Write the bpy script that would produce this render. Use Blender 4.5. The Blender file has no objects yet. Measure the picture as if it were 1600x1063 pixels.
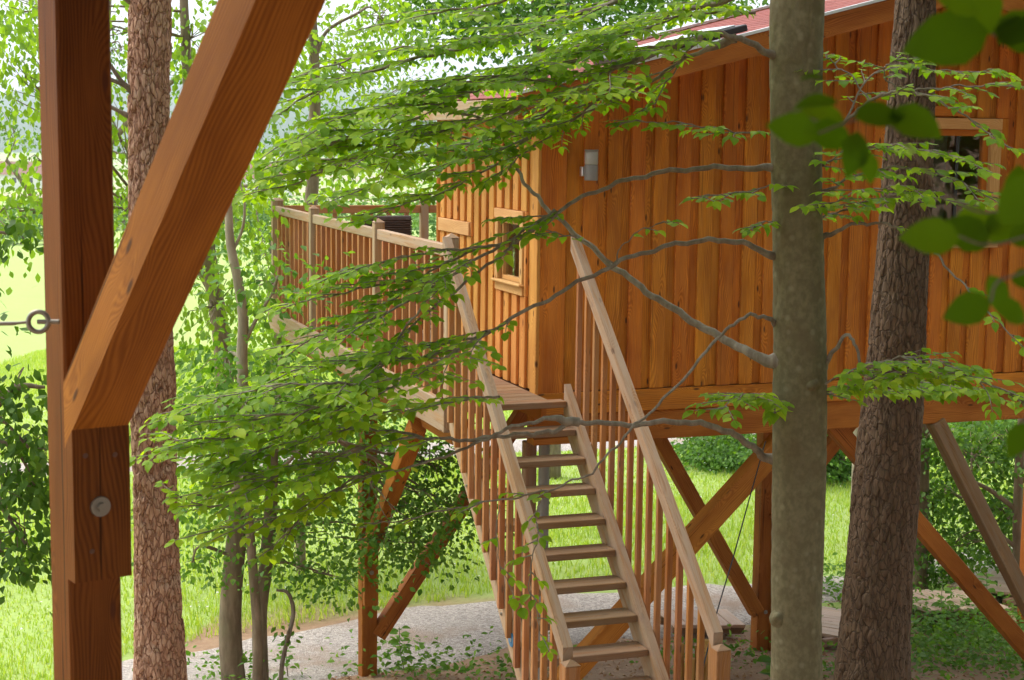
import bpy, math, random
import numpy as np
from math import radians, sin, cos, pi
from mathutils import Vector, Matrix
random.seed(7); rng = np.random.default_rng(7)
SC = bpy.context.scene
COL = SC.collection

# ------------------------------------------------------------------ camera
F = 2530.0; PITCH = radians(7.2); ROLL = radians(.7)
EYE = np.array([0, 0, 5.0])
FW = np.array([0, cos(PITCH), -sin(PITCH)]); UP0 = np.array([0, sin(PITCH), cos(PITCH)]); R0 = np.array([1., 0, 0])
RT = R0*cos(ROLL)+UP0*sin(ROLL); UP = -R0*sin(ROLL)+UP0*cos(ROLL)
cam = bpy.data.cameras.new('camera'); camo = bpy.data.objects.new('camera', cam); COL.objects.link(camo)
cam.sensor_width = 36; cam.lens = 36*F/1600; cam.clip_start = .05; cam.clip_end = 9000
camo.matrix_world = Matrix(((RT[0], UP[0], -FW[0], 0), (RT[1], UP[1], -FW[1], 0), (RT[2], UP[2], -FW[2], 5.0), (0, 0, 0, 1)))
cam.dof.use_dof = True; cam.dof.focus_distance = 10.3; cam.dof.aperture_fstop = 9
SC.camera = camo

# ------------------------------------------------------------------ sky, sun, exposure
SUN_EL = radians(52); SUN_AZ = radians(-62)        # azimuth from +Y towards +X
w = bpy.data.worlds.new('World'); SC.world = w; w.use_nodes = True
nt = w.node_tree; bg = nt.nodes['Background']
sky = nt.nodes.new('ShaderNodeTexSky'); sky.sky_type = 'NISHITA'; sky.sun_disc = False
sky.sun_elevation = SUN_EL; sky.sun_rotation = SUN_AZ; sky.air_density = 1.0; sky.dust_density = 6.0; sky.ozone_density = 1.0
hsv = nt.nodes.new('ShaderNodeHueSaturation'); hsv.inputs['Saturation'].default_value = .3
nt.links.new(sky.outputs[0], hsv.inputs['Color']); mxs = nt.nodes.new('ShaderNodeMix'); mxs.data_type = 'RGBA'; mxs.inputs[0].default_value = .6; mxs.inputs[7].default_value = (6.6, 6.9, 7.3, 1)  # even cloud veil
nt.links.new(hsv.outputs[0], mxs.inputs[6]); nt.links.new(mxs.outputs[2], bg.inputs[0]); bg.inputs[1].default_value = .15
sun = bpy.data.lights.new('sun', 'SUN'); suno = bpy.data.objects.new('sun', sun); COL.objects.link(suno)
sun.energy = 1.3; sun.angle = radians(25); sun.color = (1, .95, .86)
sd = Vector((sin(SUN_AZ)*cos(SUN_EL), cos(SUN_AZ)*cos(SUN_EL), sin(SUN_EL)))
suno.rotation_euler = sd.to_track_quat('Z', 'Y').to_euler()
SC.view_settings.view_transform = 'Standard'; SC.view_settings.look = 'None'
SC.view_settings.exposure = 1.12; SC.view_settings.gamma = 1; SC.view_settings.use_curve_mapping = False
SC.cycles.max_bounces = 8; SC.cycles.diffuse_bounces = 4; SC.cycles.transmission_bounces = 6
SC.cycles.transparent_max_bounces = 8; SC.cycles.use_denoising = True; SC.cycles.sample_clamp_indirect = 6

# ------------------------------------------------------------------ measuring helpers
def ray(px, py): return FW+RT*((px-800)/F)+UP*((531.5-py)/F)
def P(px, py, y):                                   # the point seen at a pixel, y metres away
    r = ray(px, py); return EYE+r*(y/r[1])
def PV(px, py, y): return Vector(P(px, py, y))
def ground(x, y):
    yy = np.array([-80, -20, 0, 6, 9.5, 12, 14.5, 16, 20, 30, 60, 120, 300, 900, 1500, 9000.])
    zz = np.array([7, 3.6, 2.4, 1.5, .95, .5, .15, .03, 0, -.25, -1.2, -4, -11, -24, -26, -26.])
    z = np.interp(y, yy, zz)
    x = np.asarray(x, float); y = np.asarray(y, float)
    amp = np.clip((40-np.abs(y))/30, 0, 1)*np.clip((25-np.abs(x))/20, 0, 1)
    return z+amp*(.05*np.sin(x*1.3+y*.7)*np.sin(y*1.1-x*.4)+.02*np.sin(x*3.1+1)*np.sin(y*2.7))
def gz(x, y): return float(ground(x, y))
def PG(px, py):                                     # ground point under a pixel
    r = ray(px, py); lo, hi = 3., 400.
    for _ in range(50):
        m = (lo+hi)/2; p = EYE+r*(m/r[1])
        if p[2] > gz(p[0], p[1]): lo = m
        else: hi = m
    return EYE+r*(lo/r[1])
TH = radians(19.6); HO = np.array([.19, 11.86, 3.11]); HU = np.array([cos(TH), sin(TH), 0]); HV = np.array([-sin(TH), cos(TH), 0])
HZ = np.array([0, 0, 1.])
def H(u, v, w): return HO+HU*u+HV*v+HZ*w            # house frame: along the long wall, away, up
def onV(px, py, v):
    r = ray(px, py); t = (v-(EYE-HO)@HV)/(r@HV); return EYE+r*t

# ------------------------------------------------------------------ object helpers
WM = {}
def link(name, data, world=None, parent=None):
    o = bpy.data.objects.new(name, data); COL.objects.link(o)
    world = Matrix.Identity(4) if world is None else world
    WM[o] = world
    if parent is not None:
        o.parent = parent; o.matrix_parent_inverse = WM[parent].inverted()
    o.matrix_basis = world
    return o
def tag(o, label, cat, group=None):
    o['label'] = label; o['category'] = cat
    if group: o['group'] = group
    return o
def thing(name, loc, label, cat, group=None):
    return tag(link(name, None, Matrix.Translation(Vector(loc))), label, cat, group)
def mesh(name, v, f, mat, smooth=False, uv=None):
    me = bpy.data.meshes.new(name)
    me.from_pydata([tuple(p) for p in v], [], [tuple(q) for q in f])
    if mat: me.materials.append(mat)
    if smooth: me.polygons.foreach_set('use_smooth', [True]*len(me.polygons))
    me.update(); return me
def npmesh(name, V_, Fq, mat, smooth=False, uv=None):
    """V_ (n,3), Fq (m,k) integer faces of one size."""
    me = bpy.data.meshes.new(name); V_ = np.ascontiguousarray(V_, np.float32); Fq = np.ascontiguousarray(Fq, np.int32)
    n, k = Fq.shape
    me.vertices.add(len(V_)); me.vertices.foreach_set('co', V_.ravel())
    me.loops.add(n*k); me.loops.foreach_set('vertex_index', Fq.ravel())
    me.polygons.add(n); me.polygons.foreach_set('loop_start', np.arange(n, dtype=np.int32)*k)
    try: me.polygons.foreach_set('loop_total', np.full(n, k, np.int32))
    except Exception: pass
    if smooth: me.polygons.foreach_set('use_smooth', np.ones(n, bool))
    if uv is not None:
        l = me.uv_layers.new(name='UVMap'); l.data.foreach_set('uv', np.ascontiguousarray(uv[Fq.ravel()], np.float32).ravel())
    me.materials.append(mat); me.update(calc_edges=True); me.validate(); return me

_bc = {}
def boxmesh(L, W, T, mat, b=.004):
    """chamfered plank: length on X, width on Y, thickness on Z; UV in metres along the grain."""
    key = (round(L, 3), round(W, 3), round(T, 3), mat.name, b)
    if key in _bc: return _bc[key]
    b = min(b, W*.3, T*.3); h = (L/2, W/2, T/2); vs = []; idx = {}
    for sx in (-1, 1):
        for sy in (-1, 1):
            for sz in (-1, 1):
                s = (sx, sy, sz)
                for a in range(3):
                    idx[(s, a)] = len(vs); vs.append([s[i]*(h[i] if i == a else h[i]-b) for i in range(3)])
    fs = []
    S = (-1, 1)
    for a in range(3):
        i, j = (a+1) % 3, (a+2) % 3
        for sa in S:
            q = []
            for si, sj in ((-1, -1), (1, -1), (1, 1), (-1, 1)):
                s = [0]*3; s[a] = sa; s[i] = si; s[j] = sj; q.append(idx[(tuple(s), a)])
            fs.append(q if sa > 0 else q[::-1])
    for a in range(3):                               # edges running along axis a
        i, j = (a+1) % 3, (a+2) % 3
        for si in S:
            for sj in S:
                def vv(sa, ax):
                    s = [0]*3; s[a] = sa; s[i] = si; s[j] = sj; return idx[(tuple(s), ax)]
                q = [vv(-1, i), vv(1, i), vv(1, j), vv(-1, j)]
                fs.append(q if si*sj > 0 else q[::-1])
    for s in [(x, y, z) for x in S for y in S for z in S]:
        q = [idx[(s, 0)], idx[(s, 1)], idx[(s, 2)]]
        fs.append(q if s[0]*s[1]*s[2] > 0 else q[::-1])
    me = mesh('plank', vs, fs, mat)
    l = me.uv_layers.new(name='UVMap')
    for lp in me.loops:
        x, y, z = vs[lp.vertex_index]; l.data[lp.index].uv = (x, y+z*1.0)
    _bc[key] = me; return me
def frame(x, y):                                     # orthonormal frame from X and a Y hint
    x = Vector(x).normalized(); z = x.cross(Vector(y)).normalized(); y = z.cross(x).normalized(); return x, y, z
def plank(name, c, xdir, yhint, L, W, T, mat, parent=None, b=.004):
    x, y, z = frame(xdir, yhint)
    m = Matrix(((x.x, y.x, z.x, c[0]), (x.y, y.y, z.y, c[1]), (x.z, y.z, z.z, c[2]), (0, 0, 0, 1)))
    return link(name, boxmesh(L, W, T, mat, b), m, parent)
def beam(name, a, b_, yhint, W, T, mat, parent=None, b=.006):
    a = Vector(a); b_ = Vector(b_); return plank(name, (a+b_)/2, b_-a, yhint, (b_-a).length, W, T, mat, parent, b)
def prism(name, pts2, o, ex, ey, ez, t, mat, parent):
    """polygon pts2 in the plane (ex, ey) through o, thickness t along ez (centred)."""
    n = len(pts2); ex, ey, ez, o = map(Vector, (ex, ey, ez, o))
    V_ = [tuple(o+ex*p[0]+ey*p[1]+ez*s*t/2) for s in (-1, 1) for p in pts2]
    fs = [list(range(n))[::-1], list(range(n, 2*n))]+[[i, (i+1) % n, n+(i+1) % n, n+i] for i in range(n)]
    me = mesh(name, V_, fs, mat); l = me.uv_layers.new(name='UVMap')
    d = Vector((pts2[1][0]-pts2[0][0], pts2[1][1]-pts2[0][1])).normalized()
    for lp in me.loops:
        k = lp.vertex_index % n; p = pts2[k]; s = -1 if lp.vertex_index < n else 1
        l.data[lp.index].uv = (p[0]*d.x+p[1]*d.y, -p[0]*d.y+p[1]*d.x+s*t/2)
    return link(name, me, None, parent)

def tube_geo(pts, rad, sides=8):
    pts = [Vector(p) for p in pts]; n = len(pts); V_ = []; Fq = []
    t0 = (pts[1]-pts[0]).normalized(); up = Vector((0, 0, 1)) if abs(t0.z) < .9 else Vector((1, 0, 0))
    nx = t0.cross(up).normalized()
    for i in range(n):
        t = (pts[min(i+1, n-1)]-pts[max(i-1, 0)]).normalized()
        nx = (nx-t*nx.dot(t)).normalized(); ny = t.cross(nx); r = rad[i] if hasattr(rad, '__len__') else rad
        for k in range(sides):
            a = 2*pi*k/sides; V_.append(pts[i]+(nx*cos(a)+ny*sin(a))*r)
    for i in range(n-1):
        for k in range(sides):
            Fq.append((i*sides+k, i*sides+(k+1) % sides, (i+1)*sides+(k+1) % sides, (i+1)*sides+k))
    return V_, Fq
class Acc:                                           # gathers tubes and quads for one mesh
    def __init__(s): s.v = []; s.f = []
    def add(s, g):
        o = len(s.v); s.v += list(g[0]); s.f += [tuple(i+o for i in q) for q in g[1]]
    def tube(s, pts, rad, sides=6): s.add(tube_geo(pts, rad, sides))
    def build(s, name, mat, parent=None, smooth=True):
        return link(name, mesh(name, s.v, s.f, mat, smooth), None, parent)
def catmull(pts, n=6):
    p = [Vector(q) for q in pts]; p = [p[0]*2-p[1]]+p+[p[-1]*2-p[-2]]; out = []
    for i in range(1, len(p)-2):
        for k in range(n):
            t = k/n; a, b, c, d = p[i-1:i+3]
            out.append(.5*((2*b)+(c-a)*t+(2*a-5*b+4*c-d)*t*t+(3*b-a-3*c+d)*t**3))
    out.append(p[-2]); return out

# ------------------------------------------------------------------ materials
def newmat(name):
    m = bpy.data.materials.new(name); m.use_nodes = True; return m, m.node_tree, m.node_tree.nodes['Principled BSDF']
def N(nt, t, **k):
    n = nt.nodes.new(t)
    for a, b in k.items(): setattr(n, a, b)
    return n
def setin(nt, node, name, val):
    if hasattr(val, 'is_output') or isinstance(val, bpy.types.NodeSocket): nt.links.new(val, node.inputs[name])
    else: node.inputs[name].default_value = val
def math_(nt, op, a, b=None, c=None, clamp=False):
    n = N(nt, 'ShaderNodeMath', operation=op); n.use_clamp = clamp
    for i, x in enumerate((a, b, c)):
        if x is not None: setin(nt, n, i, x)
    return n.outputs[0]
def mixc(nt, f, a, b, mode='MIX'):
    n = N(nt, 'ShaderNodeMix', data_type='RGBA', blend_type=mode)
    setin(nt, n, 0, f)
    for i, x in ((6, a), (7, b)): setin(nt, n, i, (*x, 1) if isinstance(x, tuple) and len(x) == 3 else x)
    return n.outputs[2]
def noise(nt, vec, scale, detail=3, rough=.55, dim='3D'):
    n = N(nt, 'ShaderNodeTexNoise', noise_dimensions=dim)
    if vec is not None: nt.links.new(vec, n.inputs['Vector'])
    n.inputs['Scale'].default_value = scale; n.inputs['Detail'].default_value = detail; n.inputs['Roughness'].default_value = rough
    return n.outputs[0]
def ramp(nt, f, lo, hi): 
    n = N(nt, 'ShaderNodeMapRange'); n.interpolation_type = 'SMOOTHSTEP'; setin(nt, n, 0, f); n.inputs[1].default_value = lo; n.inputs[2].default_value = hi
    return n.outputs[0]
def scalev(nt, vec, s):
    n = N(nt, 'ShaderNodeVectorMath', operation='MULTIPLY'); nt.links.new(vec, n.inputs[0]); n.inputs[1].default_value = s; return n.outputs[0]
def bump(nt, bsdf, h, strength, dist=.01):
    b = N(nt, 'ShaderNodeBump'); b.inputs['Strength'].default_value = strength; b.inputs['Distance'].default_value = dist
    setin(nt, b, 'Height', h); nt.links.new(b.outputs[0], bsdf.inputs['Normal'])

def wood(name, light, dark, knot=(.10, .035, .012), rough=.6, var=.25, grey=None, greyamt=0., dens=.55, crack=0.):
    m, nt, b = newmat(name)
    uv = N(nt, 'ShaderNodeUVMap').outputs[0]; oi = N(nt, 'ShaderNodeObjectInfo').outputs['Random']
    cx = N(nt, 'ShaderNodeCombineXYZ'); nt.links.new(math_(nt, 'MULTIPLY', oi, 37.), cx.inputs[0]); nt.links.new(math_(nt, 'MULTIPLY', oi, 91.), cx.inputs[1])
    nt.links.new(math_(nt, 'MULTIPLY', oi, 13.), cx.inputs[2])
    ad = N(nt, 'ShaderNodeVectorMath', operation='ADD'); nt.links.new(uv, ad.inputs[0]); nt.links.new(cx.outputs[0], ad.inputs[1]); p = ad.outputs[0]
    # knots: sparse cells in a stretched plane
    vo = N(nt, 'ShaderNodeTexVoronoi', voronoi_dimensions='2D', feature='F1'); nt.links.new(scalev(nt, p, (2.3, 7.5, 1)), vo.inputs['Vector']); vo.inputs['Scale'].default_value = 1
    sepc = N(nt, 'ShaderNodeSeparateColor'); nt.links.new(vo.outputs['Color'], sepc.inputs[0])
    gate = math_(nt, 'GREATER_THAN', sepc.outputs[0], 1-dens)
    kd = vo.outputs['Distance']
    kn = math_(nt, 'MULTIPLY', math_(nt, 'SUBTRACT', 1., ramp(nt, kd, .03, .085)), gate)
    pull = math_(nt, 'MULTIPLY', math_(nt, 'SUBTRACT', 1., ramp(nt, kd, .04, .42)), gate)
    # growth rings, bent round the knots
    sp = N(nt, 'ShaderNodeSeparateXYZ'); nt.links.new(p, sp.inputs[0])
    lo = noise(nt, scalev(nt, p, (1.1, 5., 1)), 1, 2)
    warp = math_(nt, 'ADD', math_(nt, 'MULTIPLY', lo, .16), math_(nt, 'MULTIPLY', pull, .05))
    ph = math_(nt, 'MULTIPLY', math_(nt, 'ADD', sp.outputs[1], warp), 620.)
    rings = math_(nt, 'MULTIPLY_ADD', math_(nt, 'SINE', ph), .5, .5)
    fine = noise(nt, scalev(nt, p, (5, 190, 1)), 1, 4, .65)
    blot = noise(nt, scalev(nt, p, (1.6, 7, 1)), 1, 3)
    g = math_(nt, 'ADD', math_(nt, 'MULTIPLY', rings, .22), math_(nt, 'ADD', math_(nt, 'MULTIPLY', fine, .45), math_(nt, 'MULTIPLY', blot, .8)))
    gg = ramp(nt, g, .42, 1.02)
    c = mixc(nt, gg, light, dark)
    c = mixc(nt, kn, c, knot)
    if crack:
        cn = noise(nt, scalev(nt, p, (.55, 38, 1)), 1, 2, .5); c = mixc(nt, math_(nt, 'MULTIPLY', ramp(nt, cn, .68, .715), crack), c, tuple(x*.35 for x in dark))
    if grey:
        wn = noise(nt, scalev(nt, p, (2.2, 30, 1)), 1, 4, .6)
        c = mixc(nt, math_(nt, 'MULTIPLY', ramp(nt, wn, .3, .62), greyamt), c, grey)
    hv = N(nt, 'ShaderNodeHueSaturation'); nt.links.new(c, hv.inputs['Color'])
    wnz = N(nt, 'ShaderNodeTexWhiteNoise', noise_dimensions='1D'); nt.links.new(math_(nt, 'MULTIPLY', oi, 417.), wnz.inputs['W'])
    nt.links.new(math_(nt, 'MULTIPLY_ADD', wnz.outputs[0], var, 1-var/2), hv.inputs['Value'])
    nt.links.new(math_(nt, 'MULTIPLY_ADD', oi, .014, .493), hv.inputs['Hue'])
    nt.links.new(hv.outputs[0], b.inputs['Base Color']); b.inputs['Roughness'].default_value = rough
    b.inputs['Specular IOR Level'].default_value = .12
    bump(nt, b, math_(nt, 'ADD', g, math_(nt, 'MULTIPLY', kn, -.5)), .35, .003)
    return m
M = {}
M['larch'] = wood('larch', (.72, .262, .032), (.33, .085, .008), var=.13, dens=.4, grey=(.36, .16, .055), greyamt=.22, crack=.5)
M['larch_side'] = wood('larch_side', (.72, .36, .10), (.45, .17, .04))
M['rail'] = wood('rail_wood', (.42, .255, .13), (.25, .135, .06), grey=(.36, .275, .20), greyamt=.8, crack=.6)
M['baluster'] = wood('baluster_wood', (.46, .185, .05), (.27, .09, .02), grey=(.42, .28, .18), greyamt=.35)
M['tread'] = wood('tread_wood', (.34, .185, .085), (.19, .095, .04), grey=(.27, .195, .135), greyamt=.65, crack=.7)
M['beam'] = wood('beam_wood', (.48, .175, .034), (.25, .07, .012), dens=.4, crack=.8)
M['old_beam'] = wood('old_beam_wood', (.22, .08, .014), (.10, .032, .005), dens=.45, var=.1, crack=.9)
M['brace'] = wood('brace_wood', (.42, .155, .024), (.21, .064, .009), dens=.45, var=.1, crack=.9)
M['trim'] = wood('trim_wood', (.72, .44, .19), (.52, .27, .09))
M['board'] = wood('boardwalk_wood', (.60, .43, .31), (.42, .27, .18), grey=(.54, .44, .36), greyamt=.6)

def plain(name, col, rough=.5, metal=0., spec=.5):
    m, nt, b = newmat(name); b.inputs['Base Color'].default_value = (*col, 1); b.inputs['Roughness'].default_value = rough; b.inputs['Metallic'].default_value = metal
    nz = noise(nt, N(nt, 'ShaderNodeTexCoord').outputs['Object'], 14, 3)
    nt.links.new(mixc(nt, nz, tuple(x*.85 for x in col), tuple(min(1, x*1.12) for x in col)), b.inputs['Base Color'])
    return m
M['steel'] = plain('galvanised_steel', (.30, .275, .235), .5, .8)
M['dark_steel'] = plain('dark_steel', (.16, .15, .14), .5, .5)
M['rust'] = plain('rusty_screw', (.14, .07, .04), .7)
M['pipe'] = plain('grey_pipe', (.20, .19, .17), .6)
M['aluminium'] = plain('aluminium', (.72, .73, .75), .35, .85)
M['lampgrey'] = plain('lamp_grey', (.24, .24, .25), .5)
M['black'] = plain('black_metal', (.02, .02, .022), .4)
M['cable'] = plain('black_cable', (.012, .012, .016), .6)
M['blue'] = plain('blue_badge', (.03, .16, .35), .4)
M['backing'] = plain('wall_backing', (.16, .06, .02), .9)
M['frost'] = plain('frosted_glass', (.42, .43, .43), .3)
M['wicker'] = plain('wicker', (.075, .045, .032), .6)
def glassmat():
    m, nt, b = newmat('window_glass'); b.inputs['Base Color'].default_value = (.9, .95, .93, 1); b.inputs['Roughness'].default_value = .02
    b.inputs['Transmission Weight'].default_value = 1; b.inputs['IOR'].default_value = 1.5; return m
M['glass'] = glassmat()
m, nt, b = newmat('red_shingle')
oi = N(nt, 'ShaderNodeObjectInfo').outputs['Random']; tc = N(nt, 'ShaderNodeTexCoord').outputs['Object']
c = mixc(nt, oi, (.19, .034, .028), (.27, .065, .052)); c = mixc(nt, math_(nt, 'MULTIPLY', noise(nt, tc, 260, 2), .3), c, (.36, .17, .145))
nt.links.new(c, b.inputs['Base Color']); b.inputs['Roughness'].default_value = .9; bump(nt, b, noise(nt, tc, 300, 2), .4, .003); M['shingle'] = m

def leafmat(name, c1, c2, c3, trans=.45, gloss=.35):
    """c1..c3: base colours across leaves; light passes through the blade."""
    m, nt, b = newmat(name); out = nt.nodes['Material Output']
    gi = N(nt, 'ShaderNodeNewGeometry'); oi = N(nt, 'ShaderNodeObjectInfo')
    r = math_(nt, 'FRACT', math_(nt, 'ADD', gi.outputs['Random Per Island'], math_(nt, 'MULTIPLY', oi.outputs['Random'], 7.3)))
    c = mixc(nt, ramp(nt, r, .0, .6), c1, c2); c = mixc(nt, ramp(nt, r, .6, 1.), c, c3)
    nt.links.new(c, b.inputs['Base Color']); b.inputs['Roughness'].default_value = .5; b.inputs['Specular IOR Level'].default_value = gloss*.45
    tr = N(nt, 'ShaderNodeBsdfTranslucent'); cc = mixc(nt, 1., c, (1.7, 1.7, .3), 'MULTIPLY'); nt.links.new(cc, tr.inputs[0])
    mx = N(nt, 'ShaderNodeMixShader'); mx.inputs[0].default_value = trans
    nt.links.new(b.outputs[0], mx.inputs[1]); nt.links.new(tr.outputs[0], mx.inputs[2]); nt.links.new(mx.outputs[0], out.inputs[0])
    return m
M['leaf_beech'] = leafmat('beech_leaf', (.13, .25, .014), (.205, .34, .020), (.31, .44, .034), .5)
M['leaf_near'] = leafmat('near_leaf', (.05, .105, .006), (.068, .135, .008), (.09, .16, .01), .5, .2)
M['leaf_cherry'] = leafmat('cherry_leaf', (.135, .24, .035), (.19, .31, .05), (.26, .39, .075), .55)
M['leaf_hornbeam'] = leafmat('hornbeam_leaf', (.07, .17, .03), (.11, .22, .04), (.17, .30, .06), .45)
M['leaf_oak'] = leafmat('oak_leaf', (.05, .12, .02), (.075, .16, .026), (.11, .21, .04), .4)
M['leaf_wood'] = leafmat('woodland_leaf', (.06, .14, .025), (.10, .21, .035), (.15, .27, .05), .4)
M['needle'] = leafmat('pine_needle', (.03, .07, .025), (.04, .09, .03), (.055, .11, .035), .2)
M['grass'] = leafmat('meadow_grass', (.27, .40, .07), (.36, .47, .11), (.46, .51, .19), .35, .15)
M['litter'] = leafmat('leaf_litter', (.24, .12, .06), (.34, .19, .10), (.45, .28, .16), .1, .2)
M['herb'] = leafmat('herb_leaf', (.08, .19, .025), (.12, .25, .035), (.18, .32, .05), .35)

def barkmat(name, a, b_, c_, scale, stretch=6, bstr=.5, lichen=None, smooth=False, crack=None):
    m, nt, b = newmat(name); tc = N(nt, 'ShaderNodeTexCoord').outputs['Object']
    p = scalev(nt, tc, (1, 1, 1/stretch)) if not smooth else tc
    n1 = noise(nt, p, scale, 5, .6); n2 = noise(nt, tc, scale*.18, 3)
    c = mixc(nt, ramp(nt, n1, .35, .68), a, b_); c = mixc(nt, math_(nt, 'MULTIPLY', ramp(nt, n2, .45, .75), .7), c, c_)
    h = n1
    if crack:
        dn = N(nt, 'ShaderNodeTexNoise'); nt.links.new(tc, dn.inputs['Vector']); dn.inputs['Scale'].default_value = 9; dn.inputs['Detail'].default_value = 4
        av = N(nt, 'ShaderNodeVectorMath', operation='MULTIPLY_ADD'); nt.links.new(dn.outputs['Color'], av.inputs[0]); av.inputs[1].default_value = (.06, .06, .09); nt.links.new(tc, av.inputs[2])
        ve = N(nt, 'ShaderNodeTexVoronoi', feature='DISTANCE_TO_EDGE'); nt.links.new(scalev(nt, av.outputs[0], (1, 1, .36)), ve.inputs['Vector']); ve.inputs['Scale'].default_value = 34
        ck = ramp(nt, ve.outputs['Distance'], .0, .13); c = mixc(nt, ck, crack, c)
        h = math_(nt, 'ADD', math_(nt, 'MULTIPLY', n1, .5), ck)
    if lichen:
        vo = N(nt, 'ShaderNodeTexVoronoi'); nt.links.new(tc, vo.inputs['Vector']); vo.inputs['Scale'].default_value = 17; vo.inputs['Randomness'].default_value = 1
        sc_ = N(nt, 'ShaderNodeSeparateColor'); nt.links.new(vo.outputs['Color'], sc_.inputs[0])
        spot = math_(nt, 'MULTIPLY', math_(nt, 'SUBTRACT', 1., ramp(nt, math_(nt, 'ADD', vo.outputs['Distance'], math_(nt, 'MULTIPLY', n1, .25)), .24, .5)), math_(nt, 'GREATER_THAN', sc_.outputs[0], .6))
        c = mixc(nt, math_(nt, 'MULTIPLY', spot, .3), c, lichen)
    nt.links.new(c, b.inputs['Base Color']); b.inputs['Roughness'].default_value = .85; b.inputs['Specular IOR Level'].default_value = .2
    bump(nt, b, h, bstr, .012); return m
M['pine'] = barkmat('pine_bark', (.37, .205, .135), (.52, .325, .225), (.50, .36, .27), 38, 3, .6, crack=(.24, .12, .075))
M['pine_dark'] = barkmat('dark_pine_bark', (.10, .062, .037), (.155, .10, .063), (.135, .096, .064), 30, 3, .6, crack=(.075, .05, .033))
M['beech'] = barkmat('beech_bark', (.125, .108, .058), (.175, .152, .085), (.12, .095, .05), 30, 1.2, .3, (.30, .28, .19))
M['twig'] = barkmat('twig_bark', (.17, .14, .105), (.27, .235, .185), (.14, .10, .07), 30, 5, .3)
M['bark'] = barkmat('tree_bark', (.16, .12, .08), (.26, .20, .14), (.17, .16, .09), 18, 4, .6)
M['pale_bark'] = barkmat('pale_bark', (.26, .22, .16), (.36, .31, .23), (.22, .19, .12), 18, 3, .4)
m, nt, b = newmat('meadow_ground'); tc = N(nt, 'ShaderNodeTexCoord').outputs['Object']
c = mixc(nt, noise(nt, tc, .35, 4), (.26, .38, .08), (.34, .44, .11)); c = mixc(nt, ramp(nt, noise(nt, tc, 3.2, 5, .7), .35, .7), c, (.31, .40, .11))
# forest floor near the tree houses, meadow beyond: follows the ground's own position
sp = N(nt, 'ShaderNodeSeparateXYZ'); nt.links.new(tc, sp.inputs[0])
edge = math_(nt, 'ADD', math_(nt, 'ADD', sp.outputs[1], math_(nt, 'MULTIPLY', noise(nt, tc, .5, 3), 2.5)), math_(nt, 'MULTIPLY', math_(nt, 'MULTIPLY_ADD', sp.outputs[0], -1., -3.0, clamp=True), 8.)); soil = math_(nt, 'SUBTRACT', 1., ramp(nt, edge, 17.2, 18.4))
sc_ = mixc(nt, noise(nt, tc, 9, 5, .7), (.22, .12, .065), (.42, .28, .17)); c = mixc(nt, soil, c, sc_)
fld = math_(nt, 'GREATER_THAN', noise(nt, scalev(nt, tc, (.004, .011, 1)), 1, 0), .53); far = ramp(nt, sp.outputs[1], 330, 380)
c = mixc(nt, math_(nt, 'MULTIPLY', fld, far), c, (.40, .33, .21))
nt.links.new(c, b.inputs['Base Color']); b.inputs['Roughness'].default_value = .95; bump(nt, b, noise(nt, tc, 14, 4, .7), .6, .04); M['ground'] = m
m, nt, b = newmat('gravel'); tc = N(nt, 'ShaderNodeTexCoord').outputs['Object']
vo = N(nt, 'ShaderNodeTexVoronoi'); nt.links.new(tc, vo.inputs['Vector']); vo.inputs['Scale'].default_value = 55
sc_ = N(nt, 'ShaderNodeSeparateColor'); nt.links.new(vo.outputs['Color'], sc_.inputs[0])
c = mixc(nt, sc_.outputs[0], (.27, .23, .205), (.60, .53, .48)); c = mixc(nt, ramp(nt, noise(nt, tc, 1.2, 4), .45, .75), c, (.36, .26, .19))
nt.links.new(c, b.inputs['Base Color']); b.inputs['Roughness'].default_value = .9; bump(nt, b, vo.outputs['Distance'], .8, .02); M['gravel'] = m
m, nt, b = newmat('hill_forest'); tc = N(nt, 'ShaderNodeTexCoord').outputs['Object']
nt.links.new(mixc(nt, noise(nt, tc, .02, 5, .7), (.03, .07, .025), (.07, .13, .04)), b.inputs['Base Color']); b.inputs['Roughness'].default_value = 1; M['hill'] = m
M['plaster'] = plain('white_plaster', (.75, .74, .70), .8); M['rooftile'] = plain('red_tile', (.24, .11, .07), .8)
M['splint'] = wood('split_wood', (.62, .38, .12), (.40, .18, .05))

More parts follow.
